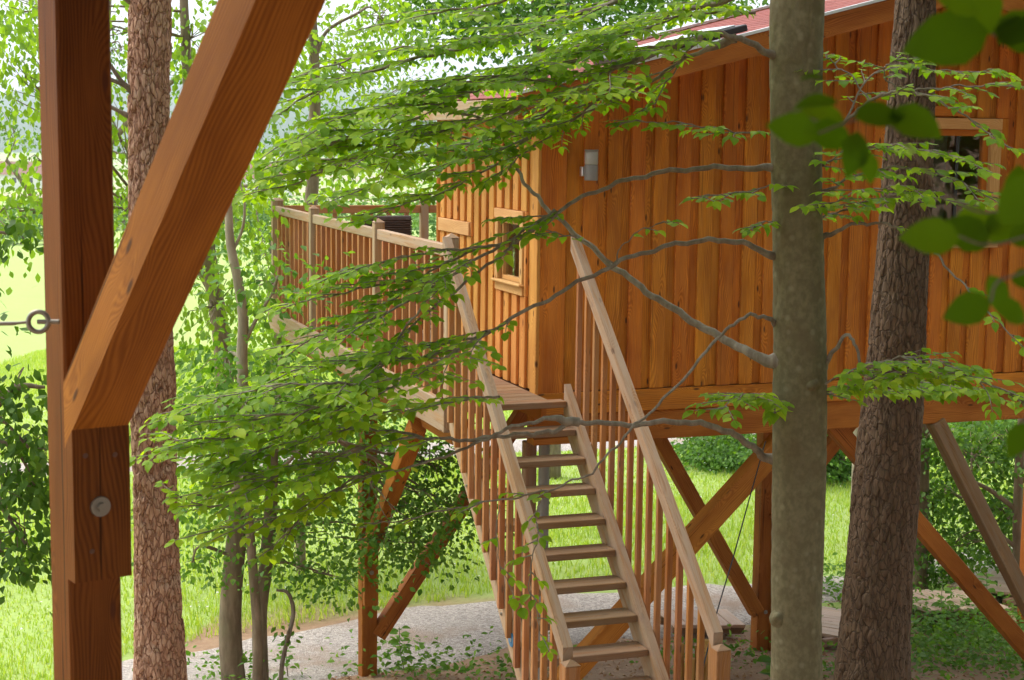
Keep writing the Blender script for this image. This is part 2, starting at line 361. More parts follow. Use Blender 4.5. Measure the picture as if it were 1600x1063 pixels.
# ------------------------------------------------------------------ the setting
def axis(*segs):
    out = []
    for a, b, n in segs: out += list(np.linspace(a, b, n, endpoint=False))
    return np.array(out+[segs[-1][1]])
xs = axis((-4000, -300, 12), (-300, -40, 14), (-40, -12, 20), (-12, 12, 96), (12, 40, 20), (40, 300, 14), (300, 4000, 12))
ys = axis((-60, 4, 16), (4, 26, 110), (26, 60, 30), (60, 300, 24), (300, 1500, 16), (1500, 8000, 10))
X, Y = np.meshgrid(xs, ys); V_ = np.stack([X, Y, ground(X, Y)], -1).reshape(-1, 3); nx, ny = len(xs), len(ys)
ii = (np.arange(ny-1)[:, None]*nx+np.arange(nx-1)[None]).ravel()
g = link('ground', npmesh('ground', V_, np.stack([ii, ii+1, ii+nx+1, ii+nx], 1), M['ground'], True)); g['kind'] = 'structure'
def strip(name, far, near, mat, lift, wob=.18, n=90, k=12):
    """a path between two edge polylines on the ground, ragged at its edges."""
    def samp(pl, t):
        pl = np.array(pl); d = np.r_[0, np.cumsum(np.linalg.norm(np.diff(pl, axis=0), axis=1))]; d /= d[-1]
        return np.stack([np.interp(t, d, pl[:, i]) for i in (0, 1)], 1)
    t = np.linspace(0, 1, n); A = samp(far, t); B = samp(near, t)
    w1 = np.cumsum(rng.normal(0, 1, n)); w1 = np.sin(t*37)+.6*np.sin(t*83+1)+.4*rng.normal(0, 1, n)
    w2 = np.sin(t*29+2)+.6*np.sin(t*97)+.4*rng.normal(0, 1, n)
    A[:, 1] += w1*wob*.5; B[:, 1] += w2*wob*.6
    s = np.linspace(0, 1, k); pts = A[:, None]*(1-s[None, :, None])+B[:, None]*s[None, :, None]
    z = ground(pts[..., 0], pts[..., 1])+lift; z[:, 0] -= lift+.05; z[:, -1] -= lift+.05
    V_ = np.dstack([pts, z]).reshape(-1, 3); ii = (np.arange(n-1)[:, None]*k+np.arange(k-1)[None]).ravel()
    o = link(name, npmesh(name, V_, np.stack([ii, ii+1, ii+k+1, ii+k], 1)[:, ::-1], mat, True)); o['kind'] = 'structure'; return o
def g2(px, py): p = PG(px, py); return (p[0], p[1])
far = [g2(110, 1092), g2(180, 1030), g2(300, 1004), g2(480, 978), g2(640, 948), g2(800, 925), g2(1000, 918), g2(1170, 912), g2(1300, 900), g2(1500, 860), (14, 23)]
near = [g2(110, 1105), g2(180, 1105), g2(330, 1085), g2(480, 1070), g2(640, 1052), g2(800, 1030), g2(1000, 1000), g2(1170, 975), g2(1300, 950), g2(1500, 900), (14, 20.5)]
strip('gravel_path', far, near, M['gravel'], .018, .22)
strip('far_road', [(-60, 22.5), g2(185, 722), g2(600, 697), g2(940, 676), g2(1070, 672), g2(1300, 660), (60, 45)],
      [(-60, 21.4), g2(185, 742), g2(600, 722), g2(940, 702), g2(1070, 697), g2(1300, 682), (60, 41)], M['gravel'], .02, .1)
# hills across the valley
for nm, y0, hh, sd_ in (('hill', 2100, 72, 1.), ('hill', 3200, 150, 2.3)):
    a = np.linspace(-3500, 3500, 160); k = 14; s = np.linspace(0, 1, k)
    prof = hh*(.62+.22*np.sin(a*.0021+sd_)+.12*np.sin(a*.0057+sd_*3)+.03*np.sin(a*.021))+rng.normal(0, hh*.012, len(a))
    XX = np.repeat(a[:, None], k, 1); YY = y0+s[None]*700+0*XX; ZZ = -40+(prof[:, None]+40)*np.sin(s[None]*pi/2)+rng.normal(0, 2., XX.shape)
    ii = (np.arange(len(a)-1)[:, None]*k+np.arange(k-1)[None]).ravel()
    o = link(nm, npmesh(nm, np.dstack([XX, YY, ZZ]).reshape(-1, 3), np.stack([ii, ii+k, ii+k+1, ii+1], 1), M['hill'], True)); o['kind'] = 'structure'

# ------------------------------------------------------------------ the tree house
HUv, HVv, HZv = Vector(HU), Vector(HV), Vector(HZ)
def HP(u, v, w): return Vector(H(u, v, w))
def hbox(name, u0, u1, v0, v1, w0, w1, mat, parent, along='w', b=.004):
    c = HP((u0+u1)/2, (v0+v1)/2, (w0+w1)/2); du, dv, dw = u1-u0, v1-v0, w1-w0
    if along == 'w': return plank(name, c, HZv, HUv, dw, du, dv, mat, parent, b)
    if along == 'u': return plank(name, c, HUv, HZv, du, dw, dv, mat, parent, b)
    return plank(name, c, HVv, HZv, dv, dw, du, mat, parent, b)
HL, HD, RIDGE, SL = 6.6, 2.44, 3.3, .26             # house length, depth, ridge, roof slope
def under(u): return 2.12+SL*(u if u < RIDGE else 2*RIDGE-u)
house = thing('tree_house', HP(0, 0, -2.7), 'orange larch cabin on timber posts with red shingle roof, behind the stairs', 'tree house')
def joined(name, boxes, mat, parent):
    v, f = [], []
    for (u0, u1, v0, v1, w0, wa, wb) in boxes:       # wa, wb: heights at u0 and u1
        o = len(v)
        for (u, w1) in ((u0, wa), (u1, wb)):
            for vv in (v0, v1):
                v += [HP(u, vv, w0), HP(u, vv, w1)]
        f += [tuple(o+i for i in q) for q in ((0, 4, 5, 1), (2, 3, 7, 6), (0, 1, 3, 2), (4, 6, 7, 5), (1, 5, 7, 3), (0, 2, 6, 4))]
    return link(name, mesh(name, v, f, mat), None, parent)
WU0, WU1, WW0, WW1 = 3.02, 3.86, 1.08, 1.98           # window in the long wall
fw = joined('front_wall', [(0.03, WU0, .03, .08, 0, under(0), under(WU0)), (WU1, HL, .03, .08, 0, under(WU1), under(HL)),
      (WU0, WU1, .03, .08, 0, WW0, WW0), (WU0, WU1, .03, .08, WW1, under(WU0), under(WU1))], M['backing'], house)
sw = joined('side_wall', [(.03, .08, .08, .35, 0, 2.1, 2.1), (.03, .08, .35, .81, 0, .8, .8), (.03, .08, .35, .81, 1.23, 2.1, 2.1),
      (.03, .08, .81, 1.7, 0, 2.1, 2.1), (.03, .08, 1.7, HD, 0, 2.1, 2.1)], M['backing'], house)
joined('back_wall', [(0.03, HL, HD-.05, HD, 0, 2.1, 2.1)], M['backing'], house)
joined('end_wall', [(HL-.05, HL, .08, HD-.05, 0, 2.1, 2.1)], M['larch'], house)
joined('floor', [(.03, HL, .03, HD, -.16, -.02, -.02)], M['backing'], house)
# boards (wide, behind) and cover boards (proud) on the long wall
PITCHB = .188
def wallboards(u0, u1, width, v0, v1, name, wtop):
    u = u0
    while u < u1-.02:
        a, b = u, min(u+width, u1)
        segs = [(.0, wtop(a))]
        m0, m1 = (WU0, WU1) if name == 'board' else (WU0-.093, WU1+.093)
        if b > m0 and a < m1:
            segs = [(0, WW0-.047), (WW1+.093, wtop(a))]
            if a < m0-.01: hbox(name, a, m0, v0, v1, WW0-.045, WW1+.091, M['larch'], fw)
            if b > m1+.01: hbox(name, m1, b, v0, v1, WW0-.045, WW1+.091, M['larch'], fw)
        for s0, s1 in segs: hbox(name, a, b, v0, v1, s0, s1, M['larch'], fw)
        u += PITCHB
k = 0
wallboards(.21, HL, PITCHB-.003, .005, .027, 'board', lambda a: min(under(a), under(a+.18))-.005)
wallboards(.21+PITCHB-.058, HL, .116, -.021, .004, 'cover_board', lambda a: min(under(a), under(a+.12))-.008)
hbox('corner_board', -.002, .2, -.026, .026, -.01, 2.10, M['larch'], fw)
# the side wall by the walkway
v = .10
while v < HD-.05:
    for (a, b, u0, u1, nm) in ((v, min(v+.185, HD), .004, .027, 'board'), (v+.125, min(v+.125+.115, HD), -.022, .003, 'cover_board')):
        wins = [(.332, .828, .775, 1.255)] if nm == 'board' else [(.262, .902, .69, 1.33), (1.555, 2.425, 1.06, 1.178)]
        segs = [(.0, 2.08)]
        for (va, vb, wa, wb) in wins:
            if b > va and a < vb:
                segs = [(0, wa), (wb, 2.08)]
                for (p0, p1) in ((a, va), (vb, b)):
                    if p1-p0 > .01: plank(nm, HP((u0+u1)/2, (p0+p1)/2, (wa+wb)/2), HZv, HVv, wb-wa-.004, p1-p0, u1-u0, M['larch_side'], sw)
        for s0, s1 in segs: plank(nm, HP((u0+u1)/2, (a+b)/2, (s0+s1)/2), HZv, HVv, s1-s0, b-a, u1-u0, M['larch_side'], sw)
    v += .188
hbox('corner_board', -.026, .0, -.03, .095, -.01, 2.08, M['larch_side'], sw)
def side_window(va, vb, wa, wb):
    t = .055
    win = joined('window', [(.0, .05, va-.02, va+.012, wa-.02, wb+.02, wb+.02), (.0, .05, vb-.012, vb+.02, wa-.02, wb+.02, wb+.02),
                 (.0, .05, va+.012, vb-.012, wa-.02, wa+.012, wa+.012), (.0, .05, va+.012, vb-.012, wb-.012, wb+.02, wb+.02)], M['trim'], house)
    for (a, b, c, d) in ((va-.085, va-.02, wa-.02, wb+.02), (vb+.02, vb+.09, wa-.02, wb+.02)):
        plank('casing', HP(-.02, (a+b)/2, (c+d)/2), HZv, HVv, d-c, b-a, .034, M['trim'], win)
    plank('head_casing', HP(-.024, (va+vb)/2, wb+.06), HVv, HZv, vb-va+.2, .075, .034, M['trim'], win)
    plank('sill', HP(-.035, (va+vb)/2, wa-.03), HVv, HUv, vb-va+.2, .06, .018, M['trim'], win)
    plank('apron', HP(-.022, (va+vb)/2, wa-.075), HVv, HZv, vb-va+.17, .065, .026, M['trim'], win)
    plank('pane', HP(.03, (va+vb)/2, (wa+wb)/2), HVv, HZv, vb-va-.03, wb-wa-.03, .006, M['glass'], win, .001)
side_window(.35, .81, .80, 1.23)
plank('trim_board', HP(-.022, 1.99, 1.12), HVv, HZv, .86, .11, .034, M['trim'], sw)
win = joined('window', [(WU0, WU0+.05, -.0, .06, WW0, WW1, WW1), (WU1-.05, WU1, -.0, .06, WW0, WW1, WW1), (WU0+.05, WU1-.05, -.0, .06, WW0, WW0+.05, WW0+.05), (WU0+.05, WU1-.05, -.0, .06, WW1-.05, WW1, WW1)], M['larch'], house)
hbox('casing', WU0-.09, WU0+.01, -.045, -.003, WW0, WW1, M['trim'], win); hbox('casing', WU1-.01, WU1+.09, -.045, -.003, WW0, WW1, M['trim'], win)
hbox('head_casing', WU0-.09, WU1+.09, -.047, -.003, WW1+.002, WW1+.09, M['trim'], win, 'u'); hbox('sill', WU0-.09, WU1+.09, -.06, -.003, WW0-.045, WW0-.002, M['trim'], win, 'u')
hbox('lintel', WU0-.12, WU1-.28, -.05, -.02, WW1+.105, WW1+.18, M['larch'], win, 'u')
hbox('pane', WU0+.05, WU1-.05, .025, .031, WW0+.05, WW1-.05, M['glass'], win, 'u', .001)
hbox('mullion', WU1-.30, WU1-.27, .012, .024, WW0+.05, WW1-.05, M['black'], win)
hbox('curtain', WU0+.06, WU1-.33, .10, .11, WW0, WW1, M['wicker'], win)
# sill board, beam and floor frame
hbox('sill_board', -.03, HL, -.05, -.004, -.165, -.004, M['larch'], house, 'u')
hbox('floor_beam', -.03, HL, -.02, .13, -.395, -.172, M['beam'], house, 'u', .006)
hbox('floor_beam', -.78, HL, HD-.1, HD+.06, -.42, -.20, M['beam'], house, 'u', .006)
hbox('floor_beam', -.66, -.5, .0, 5.95, -.36, -.19, M['beam'], house, 'v', .006)
hbox('floor_beam', 3.2, 3.36, .14, HD-.1, -.39, -.18, M['beam'], house, 'v', .006)
hbox('floor_beam', -.72, 4.6, 5.2, 5.34, -.37, -.19, M['beam'], house, 'u', .006)
# walkway and rear deck planks
deck = joined('deck_frame', [(-.74, -.70, -.2, 5.95, -.18, -.035, -.035), (-.04, .0, -.2, HD, -.18, -.035, -.035), (-.4, -.36, -.2, 5.95, -.18, -.035, -.035), (1.4, 1.44, HD, 5.95, -.18, -.035, -.035), (3, 3.04, HD, 5.95, -.18, -.035, -.035)], M['beam'], house)
v = -.42
while v < 5.9:
    hbox('deck_plank', -.765, (-.03 if v < HD+.05 else 4.4), v, v+.137, -.03, -.002, M['tread'], deck, 'u', .003)
    v += .144
hbox('fascia_board', -.845, -.80, -.40, 4.0, -.19, .03, M['rail'], house, 'v'); hbox('fascia_board', -.845, -.80, 4.05, 5.98, -.19, .03, M['rail'], house, 'v')
# roof
def roofslab(name, ua, ub, t0, t1, va, vb, mat):
    v = []
    for (u, vv) in ((ua, va), (ub, va), (ub, vb), (ua, vb)):
        for t in (t0, t1): v.append(HP(u, vv, under(u)+t))
    return link(name, mesh(name, v, [(0, 2, 4, 6)[::-1], (1, 3, 5, 7), (0, 2, 3, 1), (2, 4, 5, 3), (4, 6, 7, 5), (6, 0, 1, 7)], mat), None, house)
EV, VB = -.34, 2.62
roof = roofslab('roof', EV, RIDGE-.001, .04, .115, -.46, VB, M['larch'])
roof2 = roofslab('roof', RIDGE+.001, 2*RIDGE-EV, .04, .115, -.46, VB, M['larch'])
sdir = (HUv+HZv*SL).normalized(); nrm = (HZv-HUv*SL).normalized()
for vv, vv1 in ((-.51, -.47), (VB+.01, VB+.05)):
    for ua, ub, pr in ((EV-.02, RIDGE-.003, roof), (RIDGE+.003, 2*RIDGE-EV+.02, roof2)):
        o = -.02
        pts = [(ua, under(ua)+o), (ub, under(ub)+o), (ub, under(ub)+o+.16), (ua, under(ua)+o+.16)]
        prism('barge_board', pts, HP(0, (vv+vv1)/2, 0), HUv, HZv, HVv, .04, M['beam'], pr)
        pts = [(ua, under(ua)+.143), (ub, under(ub)+.143), (ub, under(ub)+.165), (ua, under(ua)+.165)]
        prism('flashing', pts, HP(0, (vv+vv1)/2, 0), HUv, HZv, HVv, .055, M['aluminium'], pr)
hbox('eave_board', EV-.06, EV-.022, -.44, VB, under(EV)-.03, under(EV)+.11, M['rail'], roof, 'v')
# shingles, course over course
shm = {}
rest_v, rest_f = [], []
row = 0; s = 0.; Ls = (RIDGE-EV)*math.sqrt(1+SL*SL)
while s < Ls-.03:
    u = EV-.02+s/math.sqrt(1+SL*SL); v = -.45-(row % 2)*.12
    col = 0
    while v < VB-.05:
        a, b = max(v, -.455), min(v+.245, VB)
        if b-a > .04:
            c = HP(u, (a+b)/2, under(u)+.121)+sdir*.085+nrm*.006
            if col < 8:
                plank('shingle', c, (sdir+nrm*-.028), HVv, .19, b-a-.006, .008, M['shingle'], roof, .002)
            else:
                o = len(rest_v)
                for (x, y) in ((-.095, -1), (.095, -1), (.095, 1), (-.095, 1)):
                    p = c+(sdir+nrm*-.028)*x+HVv*y*(b-a-.006)/2
                    rest_v += [p-nrm*.004, p+nrm*.004]
                rest_f += [tuple(o+i for i in q) for q in ((1, 3, 5, 7), (0, 2, 3, 1), (2, 4, 5, 3), (4, 6, 7, 5), (6, 0, 1, 7))]
        v += .25; col += 1
    row += 1; s += .125
o = link('shingle', mesh('shingle', rest_v, rest_f, M['shingle']), None, roof); o['kind'] = 'stuff'
# roof window near the front edge
sk = plank('roof_window', HP(1.0, -.02, under(1.0)+.19), sdir, HVv, 1.0, .62, .05, M['black'], roof, .008)
plank('pane', HP(1.0, -.02, under(1.0)+.222), sdir, HVv, .86, .48, .012, M['aluminium'], sk, .003)
# posts and braces under the house
def hpost(u, v, wtop, mat=M['beam'], s=.14):
    p = H(u, v, 0); zb = gz(p[0], p[1])-.25
    return beam('post', (p[0], p[1], zb), (p[0], p[1], HO[2]+wtop), HUv, s, s, mat, house)
hpost(-.68, 2.36, -.42); hpost(3.22, 2.36, -.42); hpost(3.34, 2.30, -1.7, s=.12); hpost(6.3, 2.36, -.42); hpost(6.3, .1, -.4)
hpost(.02, .2, -.4, M['tread'], .09)
a = H(.11, .12, 0); pv = Acc(); pv.tube([(a[0], a[1], .3), (a[0], a[1], 2.9)], .042, 12); pv.build('drain_pipe', M['pipe'], house)
def hbrace(a, b, w=.13, t=.12, mat=M['beam']):
    return beam('brace', HP(*a), HP(*b), HVv, t, w, mat, house)
hbrace((-.60, 2.33, -2.5), (.87, 2.33, -.38)); hbrace((3.14, 2.30, -2.62), (1.76, 2.30, -.38)); hbrace((3.28, 2.31, -1.72), (4.5, 2.31, -.36))
hbrace((2.22, .04, -.34), (-.25, .04, -2.75), .16, .14); hbrace((2.68, .32, -.40), (4.95, .32, -2.75), .14); hbrace((3.48, .02, -.38), (5.0, .02, -2.85), .12, .13, M['tread'])
kb = beam('brace', HP(-.69, 2.34, -1.78), HP(-.69, .78, -.34), HUv, .12, .13, M['beam'], house)
hbox('bearing_block', -.745, -.62, 2.22, 2.288, -2.2, -1.62, M['beam'], house)
def bolt(c, n, r, t, parent, mat=M['steel']):
    n = Vector(n).normalized(); c = Vector(c); q = Acc(); q.tube([c, c+n*t*.001, c+n*t, c+n*t*1.001], [.0005, r, r*.94, .0005], 20)
    q.tube([c+n*t, c+n*t*1.01, c+n*t*2.2, c+n*t*2.21], [.0005, r*.45, r*.4, .0005], 6); return q.build('bolt', mat, parent, False)
bolt(HP(-.68, 2.22, -1.9), -HVv, .02, .006, house); bolt(HP(3.2, 2.23, -2.6), -HVv, .02, .006, house); bolt(HP(-.845, .8, -.1), -HUv, .012, .004, house)

# ------------------------------------------------------------------ railings of the walkway and deck
rl = thing('deck_railing', HP(-.8, 2.7, -.1), 'weathered timber railing along the narrow walkway left of the cabin', 'railing')
def railrun(root, pos, post_s, s0, s1, base, top, axis, out, mrail, gap=.195):
    """pos(s) gives the foot on the deck edge; posts at post_s; balusters in between."""
    ps = sorted(post_s)
    for s_ in ps:
        c = pos(s_); p = beam('post', c+HZv*base, c+HZv*(top+.05), axis, .085, .085, M['rail'], root)
        x, y = axis, out; cap = [c+HZv*(top+.051)+x*a*.046+y*b*.046 for a in (-1, 1) for b in (-1, 1)]
        link('post_cap', mesh('post_cap', cap+[c+HZv*(top+.083)], [(0, 1, 4), (1, 3, 4), (3, 2, 4), (2, 0, 4), (0, 2, 3, 1)], M['rail']), None, p)
    for a, b in zip(ps[:-1], ps[1:]):
        beam('top_rail', pos(a)+axis*.043+HZv*(top-.045), pos(b)-axis*.043+HZv*(top-.045), HZv, .085, .05, mrail, root)
        n = max(1, round((b-a)/gap)); 
        for i in range(1, n):
            c = pos(a+(b-a)*i/n); beam('baluster', c+HZv*(base+.06)+out*.0, c+HZv*(top-.09), axis, .042, .042, M['baluster'], root, .003)
railrun(rl, lambda s: HP(-.785, s, 0), [-.36, 1.62, 4.0, 5.83], 0, 0, -.17, 1.13, HVv, HUv, M['rail'])
rl2 = thing('deck_railing', HP(1.2, 5.86, -.1), 'far railing across the end of the deck, behind the wicker chair', 'railing')
railrun(rl2, lambda s: HP(s, 5.86, 0), [-.74, .85, 2.5, 4.2], 0, 0, -.1, 1.13, HUv, HVv, M['baluster'], .21)

# ------------------------------------------------------------------ the staircase
st = thing('wooden_staircase', HP(-.36, -2.8, -2.1), 'steep open wooden staircase with handrails leading up to the walkway', 'staircase')
RISE, RUN, NT = .17, .185, 13
def nose(n): return -.54-RUN*n, .02-RISE*n
UL, UR = -.80, .055
for n in range(NT):
    v0, w0 = nose(n)
    if n == 0: hbox('tread', UL+.035, UR-.03, v0, -.425, w0-.045, w0, M['tread'], st, 'u')
    else: hbox('tread', UL+.03, UR-.03, v0, v0+.19, w0-.046, w0, M['tread'], st, 'u')
vE, wE = nose(NT-.2)
k = RISE/RUN
for u0 in (UL, UR):
    top = -.47
    pts = [(top, .02+k*(top+.54)+.05), (vE, wE+.05), (vE, wE-.24), (top, .02+k*(top+.54)-.24)]
    prism('stringer', pts, HP(u0, 0, 0), HVv, HZv, HUv, .05, M['rail'], st)
hv = -2.86
for u0, su in ((UL-.045, -1), (UR+.05, 1)):
    ta = -.44
    line = lambda v: .02+k*(v+.54)+1.03
    pts = [(ta, line(ta)+.05), (hv+.04, line(hv+.04)+.05), (hv+.04, line(hv+.04)-.06), (ta, line(ta)-.06)]
    prism('handrail', pts, HP(u0, 0, 0), HVv, HZv, HUv, .062, M['rail'], st)
    p = HP(u0, hv, 0); zb = gz(p.x, p.y)-HO[2]-.1
    nw = beam('newel_post', HP(u0, hv, zb), HP(u0, hv, line(hv)+.0), HUv, .09, .09, M['baluster'], st)
    cap = [HP(u0+a*.046, hv+b*.046, line(hv)+.001) for a in (-1, 1) for b in (-1, 1)]
    link('post_cap', mesh('post_cap', cap+[HP(u0, hv, line(hv)+.03)], [(0, 1, 4), (1, 3, 4), (3, 2, 4), (2, 0, 4), (0, 2, 3, 1)], M['tread']), None, nw)
    nb = 15
    for i in range(nb):
        v_ = -.55-(2.2)*(i/(nb-1)); ln = .02+k*(v_+.54)
        beam('baluster', HP(u0, v_, ln-.10), HP(u0, v_, line(v_)-.055), HUv, .036, .036, M['baluster'], st, .003)
for n in (2, 4, 6, 8, 10):
    v0, w0 = nose(n+.1); bolt(HP(UL-.026, v0+.05, w0-.13), -HUv, .012, .005, st)
    bolt(HP(UR+.0, v0+.08, w0+.0), -HVv, .01, .003, st)
_sm = None
for n in range(1, NT-1):
    v0, w0 = nose(n)
    for du in (.07, .78):
        for dv in (.045, .13):
            o = bolt(HP(UL+du, v0+dv, w0), HZv, .006, .0008, st, M['dark_steel']); o.name = 'screw'
bd = thing('way_marker', HP(-.83, -1.9, -1.45), 'small round blue marker disc fixed to the left stair stringer', 'sign')
q = Acc(); v0, w0 = -1.82, .02+k*(-1.82+.54)-.1; q.tube([HP(UL-.026, v0, w0), HP(UL-.0261, v0, w0), HP(UL-.034, v0, w0), HP(UL-.0341, v0, w0)], [.001, .045, .045, .001], 24); q.build('disc', M['blue'], bd, False)
q = Acc(); q.tube([HP(UL-.0345, v0, w0), HP(UL-.0346, v0, w0), HP(UL-.036, v0, w0), HP(UL-.0361, v0, w0)], [.001, .014, .014, .001], 12); q.build('arrow_mark', M['frost'], bd, False)

# ------------------------------------------------------------------ wall lamp, wicker chair
wl = thing('wall_lamp', HP(.36, -.03, 1.58), 'grey cylindrical wall lamp with frosted top on the cabin wall', 'lamp')
def cyl(name, a, b, r, mat, parent, sides=24, r2=None):
    a = Vector(a); b = Vector(b); d = (b-a); q = Acc(); r2 = r if r2 is None else r2
    q.tube([a, a+d*.001, a+d*.06, b-d*.06, b-d*.001, b], [.0005, r*.93, r, r2, r2*.93, .0005], sides); return q.build(name, mat, parent, True)
cyl('lamp_body', HP(.36, -.1, 1.57), HP(.36, -.1, 1.685), .05, M['lampgrey'], wl); cyl('lamp_glass', HP(.36, -.1, 1.686), HP(.36, -.1, 1.78), .049, M['frost'], wl)
cyl('lamp_cap', HP(.36, -.1, 1.781), HP(.36, -.1, 1.795), .051, M['lampgrey'], wl); hbox('wall_bracket', .30, .36, -.07, -.022, 1.60, 1.67, M['aluminium'], wl, 'u')
def wicker_chair():
    t = thing('wicker_chair', HP(-.12, 3.6, 0), 'dark brown wicker armchair on the deck behind the railing', 'chair')
    def panel(name, u0, u1, v0, v1, w0, w1, lean=0.):
        """woven panel: a core with round strands laid across it, alternately proud."""
        q = Acc(); thin_u = (u1-u0) < (v1-v0); nh = max(4, int((w1-w0)/.022))
        core = joined(name, [(u0+.01, u1-.01, v0+.01, v1-.01, w0, w1-.004, w1-.004)], M['wicker'], t)
        for i in range(nh):
            w = w0+(i+.5)*(w1-w0)/nh; L = (v1-v0) if thin_u else (u1-u0); m = max(6, int(L/.04))
            for side in (0, 1):
                pts = []
                for j_ in range(m+1):
                    f_ = j_/m; off = .007 if (i+j_+side) % 2 else .001
                    if thin_u: pts.append(HP((u0+.01-off) if side == 0 else (u1-.01+off), v0+f_*(v1-v0), w))
                    else: pts.append(HP(u0+f_*(u1-u0), (v0+.01-off) if side == 0 else (v1-.01+off), w))
                q.tube(pts, .0095, 5)
        o = q.build('weave', M['wicker'], core); o['kind'] = 'stuff'
        r = Acc(); c0, c1 = ((HP((u0+u1)/2, v0, w1), HP((u0+u1)/2, v1, w1)) if thin_u else (HP(u0, (v0+v1)/2, w1), HP(u1, (v0+v1)/2, w1)))
        r.tube([c0, c0.lerp(c1, .01), c0.lerp(c1, .99), c1], [.002, .028, .028, .002], 10); r.build('rim', M['wicker'], core)
    panel('backrest', -.42, .14, 3.86, 3.92, .30, 1.09)
    panel('armrest', -.44, -.38, 3.28, 3.85, .08, .66); panel('armrest', .10, .16, 3.28, 3.85, .08, .66)
    panel('seat_base', -.37, .09, 3.28, 3.34, .08, .40)
    plank('seat_cushion', HP(-.14, 3.6, .43), HUv, HVv, .46, .5, .09, M['backing'], t, .03)
    for u in (-.41, .13):
        for v in (3.32, 3.88): cyl('leg', HP(u, v, 0), HP(u, v, .1), .02, M['wicker'], t, 10)
    return t
wicker_chair()

# ------------------------------------------------------------------ the timber frame beside the camera
n1 = Vector((.571, -.821, 0)).normalized(); n2 = Vector((-.821, -.571, 0)).normalized(); PW = .135
Mc = PV(88, 40, 3.9); pc = Mc-n1*PW/2-n2*PW/2; pc.z = 0
tf = thing('timber_post', (pc.x, pc.y, gz(pc.x, pc.y)), 'dark timber post with diagonal brace in the left foreground', 'post')
beam('post', (pc.x, pc.y, gz(pc.x, pc.y)-.2), (pc.x, pc.y, 7.05), n1, PW, PW, M['old_beam'], tf, .006)
face = pc+n1*PW/2                                    # foot of the post's camera-side face
def onplane(px, py, o, n):
    r = Vector(ray(px, py)); e = Vector(EYE); t = (o-e).dot(n)/r.dot(n); return e+r*t
BW = PW+.006
prism('brace', [(.0, 4.22), (.062, 4.285), (2.3, 6.39), (2.3, 6.55), (.0, 4.39)][::-1], face, n1, HZv, n2, BW, M['brace'], tf)
blk = prism('bearing_block', [(.058, 4.281), (.058, 3.90), (.001, 3.90), (.001, 4.224)], face, n1, HZv, n2, BW+.004, M['old_beam'], tf)
bc = face+n1*.058
bolt(Vector((bc.x, bc.y, 4.085))-n2*-.005, n1, .026, .006, tf)
for a, z in ((-.04, 4.215), (.035, 4.21), (-.028, 3.975)): bolt(Vector((bc.x, bc.y, z))+n2*a*-1, n1, .0065, .001, tf, M['rust'])
beam('roof_beam', pc+n1*-.5+HZv*6.72, pc+n1*3.0+HZv*6.72, n2, .16, .3, M['old_beam'], tf)
for i in range(-4, 5): beam('joist', pc+n2*(i*.55)+n1*-.6+HZv*6.95, pc+n2*(i*.55)+n1*5.4+HZv*6.95, n2, .1, .16, M['old_beam'], tf)
for i in range(38): plank('shade_floor_plank', pc+n1*(-.55+i*.16)+HZv*7.05, n2, n1, 5.0, .152, .035, M['old_beam'], tf)  # joists and planks: unseen floor overhead, added to shade the foreground
# eye bolt and steel tie rod on the post
eb = thing('eye_bolt', PV(70, 503, 3.85), 'galvanised eye bolt with thin tie cable screwed into the timber post', 'bolt')
ec = PV(60, 503, 3.83); R_ = .024; q = Acc(); ax1 = Vector(RT); ax2 = Vector(UP)
q.tube([ec+(ax1*cos(2*pi*i/28)+ax2*sin(2*pi*i/28))*R_ for i in range(29)], .0062, 10); q.build('ring', M['steel'], eb)
q = Acc(); q.tube([ec+ax1*-.002, ec+ax1*.05], .006, 10); q.build('shank', M['steel'], eb)
q = Acc(); q.tube([ec+ax1*-.022, ec+ax1*-.05+ax2*-.003, ec+ax1*-.06+ax2*-.004, ec+ax1*-1.2+ax2*-.02], [.004, .004, .0052, .0052], 8); q.build('cable', M['steel'], eb)

# ------------------------------------------------------------------ leaves
T_BEECH = dict(v=np.array([[0, 0, 0], [.16, 0, -.02], [.4, 0, -.035], [.65, 0, -.04], [.86, 0, -.08], [1, 0, -.16],
    [.14, .2, .03], [.37, .325, .045], [.63, .29, .02], [.85, .155, -.05], [.14, -.2, .03], [.37, -.325, .045], [.63, -.29, .02], [.85, -.155, -.05]]),
    q=[(1, 2, 7, 6), (2, 3, 8, 7), (3, 4, 9, 8), (2, 1, 10, 11), (3, 2, 11, 12), (4, 3, 12, 13)], t=[(0, 1, 6), (4, 5, 9), (1, 0, 10), (5, 4, 13)])
T_LOW = dict(v=np.array([[0, 0, 0], [.35, 0, -.03], [.7, 0, -.05], [1, 0, -.14], [.42, .31, .05], [.42, -.31, .05], [.78, .2, 0], [.78, -.2, 0]]), q=[], t=[(0, 1, 4), (1, 0, 5), (1, 2, 4), (2, 1, 5), (2, 6, 4), (2, 5, 7), (2, 3, 6), (3, 2, 7)])
T_MIN = dict(v=np.array([[0, 0, 0], [.5, .3, .05], [1, 0, -.1], [.5, -.3, .05]]), q=[], t=[(0, 2, 1), (0, 3, 2)])
def tris(T): return np.array([t for t in T['t']]+[x for a, b, c, d in T['q'] for x in ((a, b, c), (a, c, d))])
for T in (T_BEECH, T_LOW, T_MIN): T['tri'] = tris(T)
def unit(a): return a/np.maximum(np.linalg.norm(a, axis=-1, keepdims=True), 1e-9)
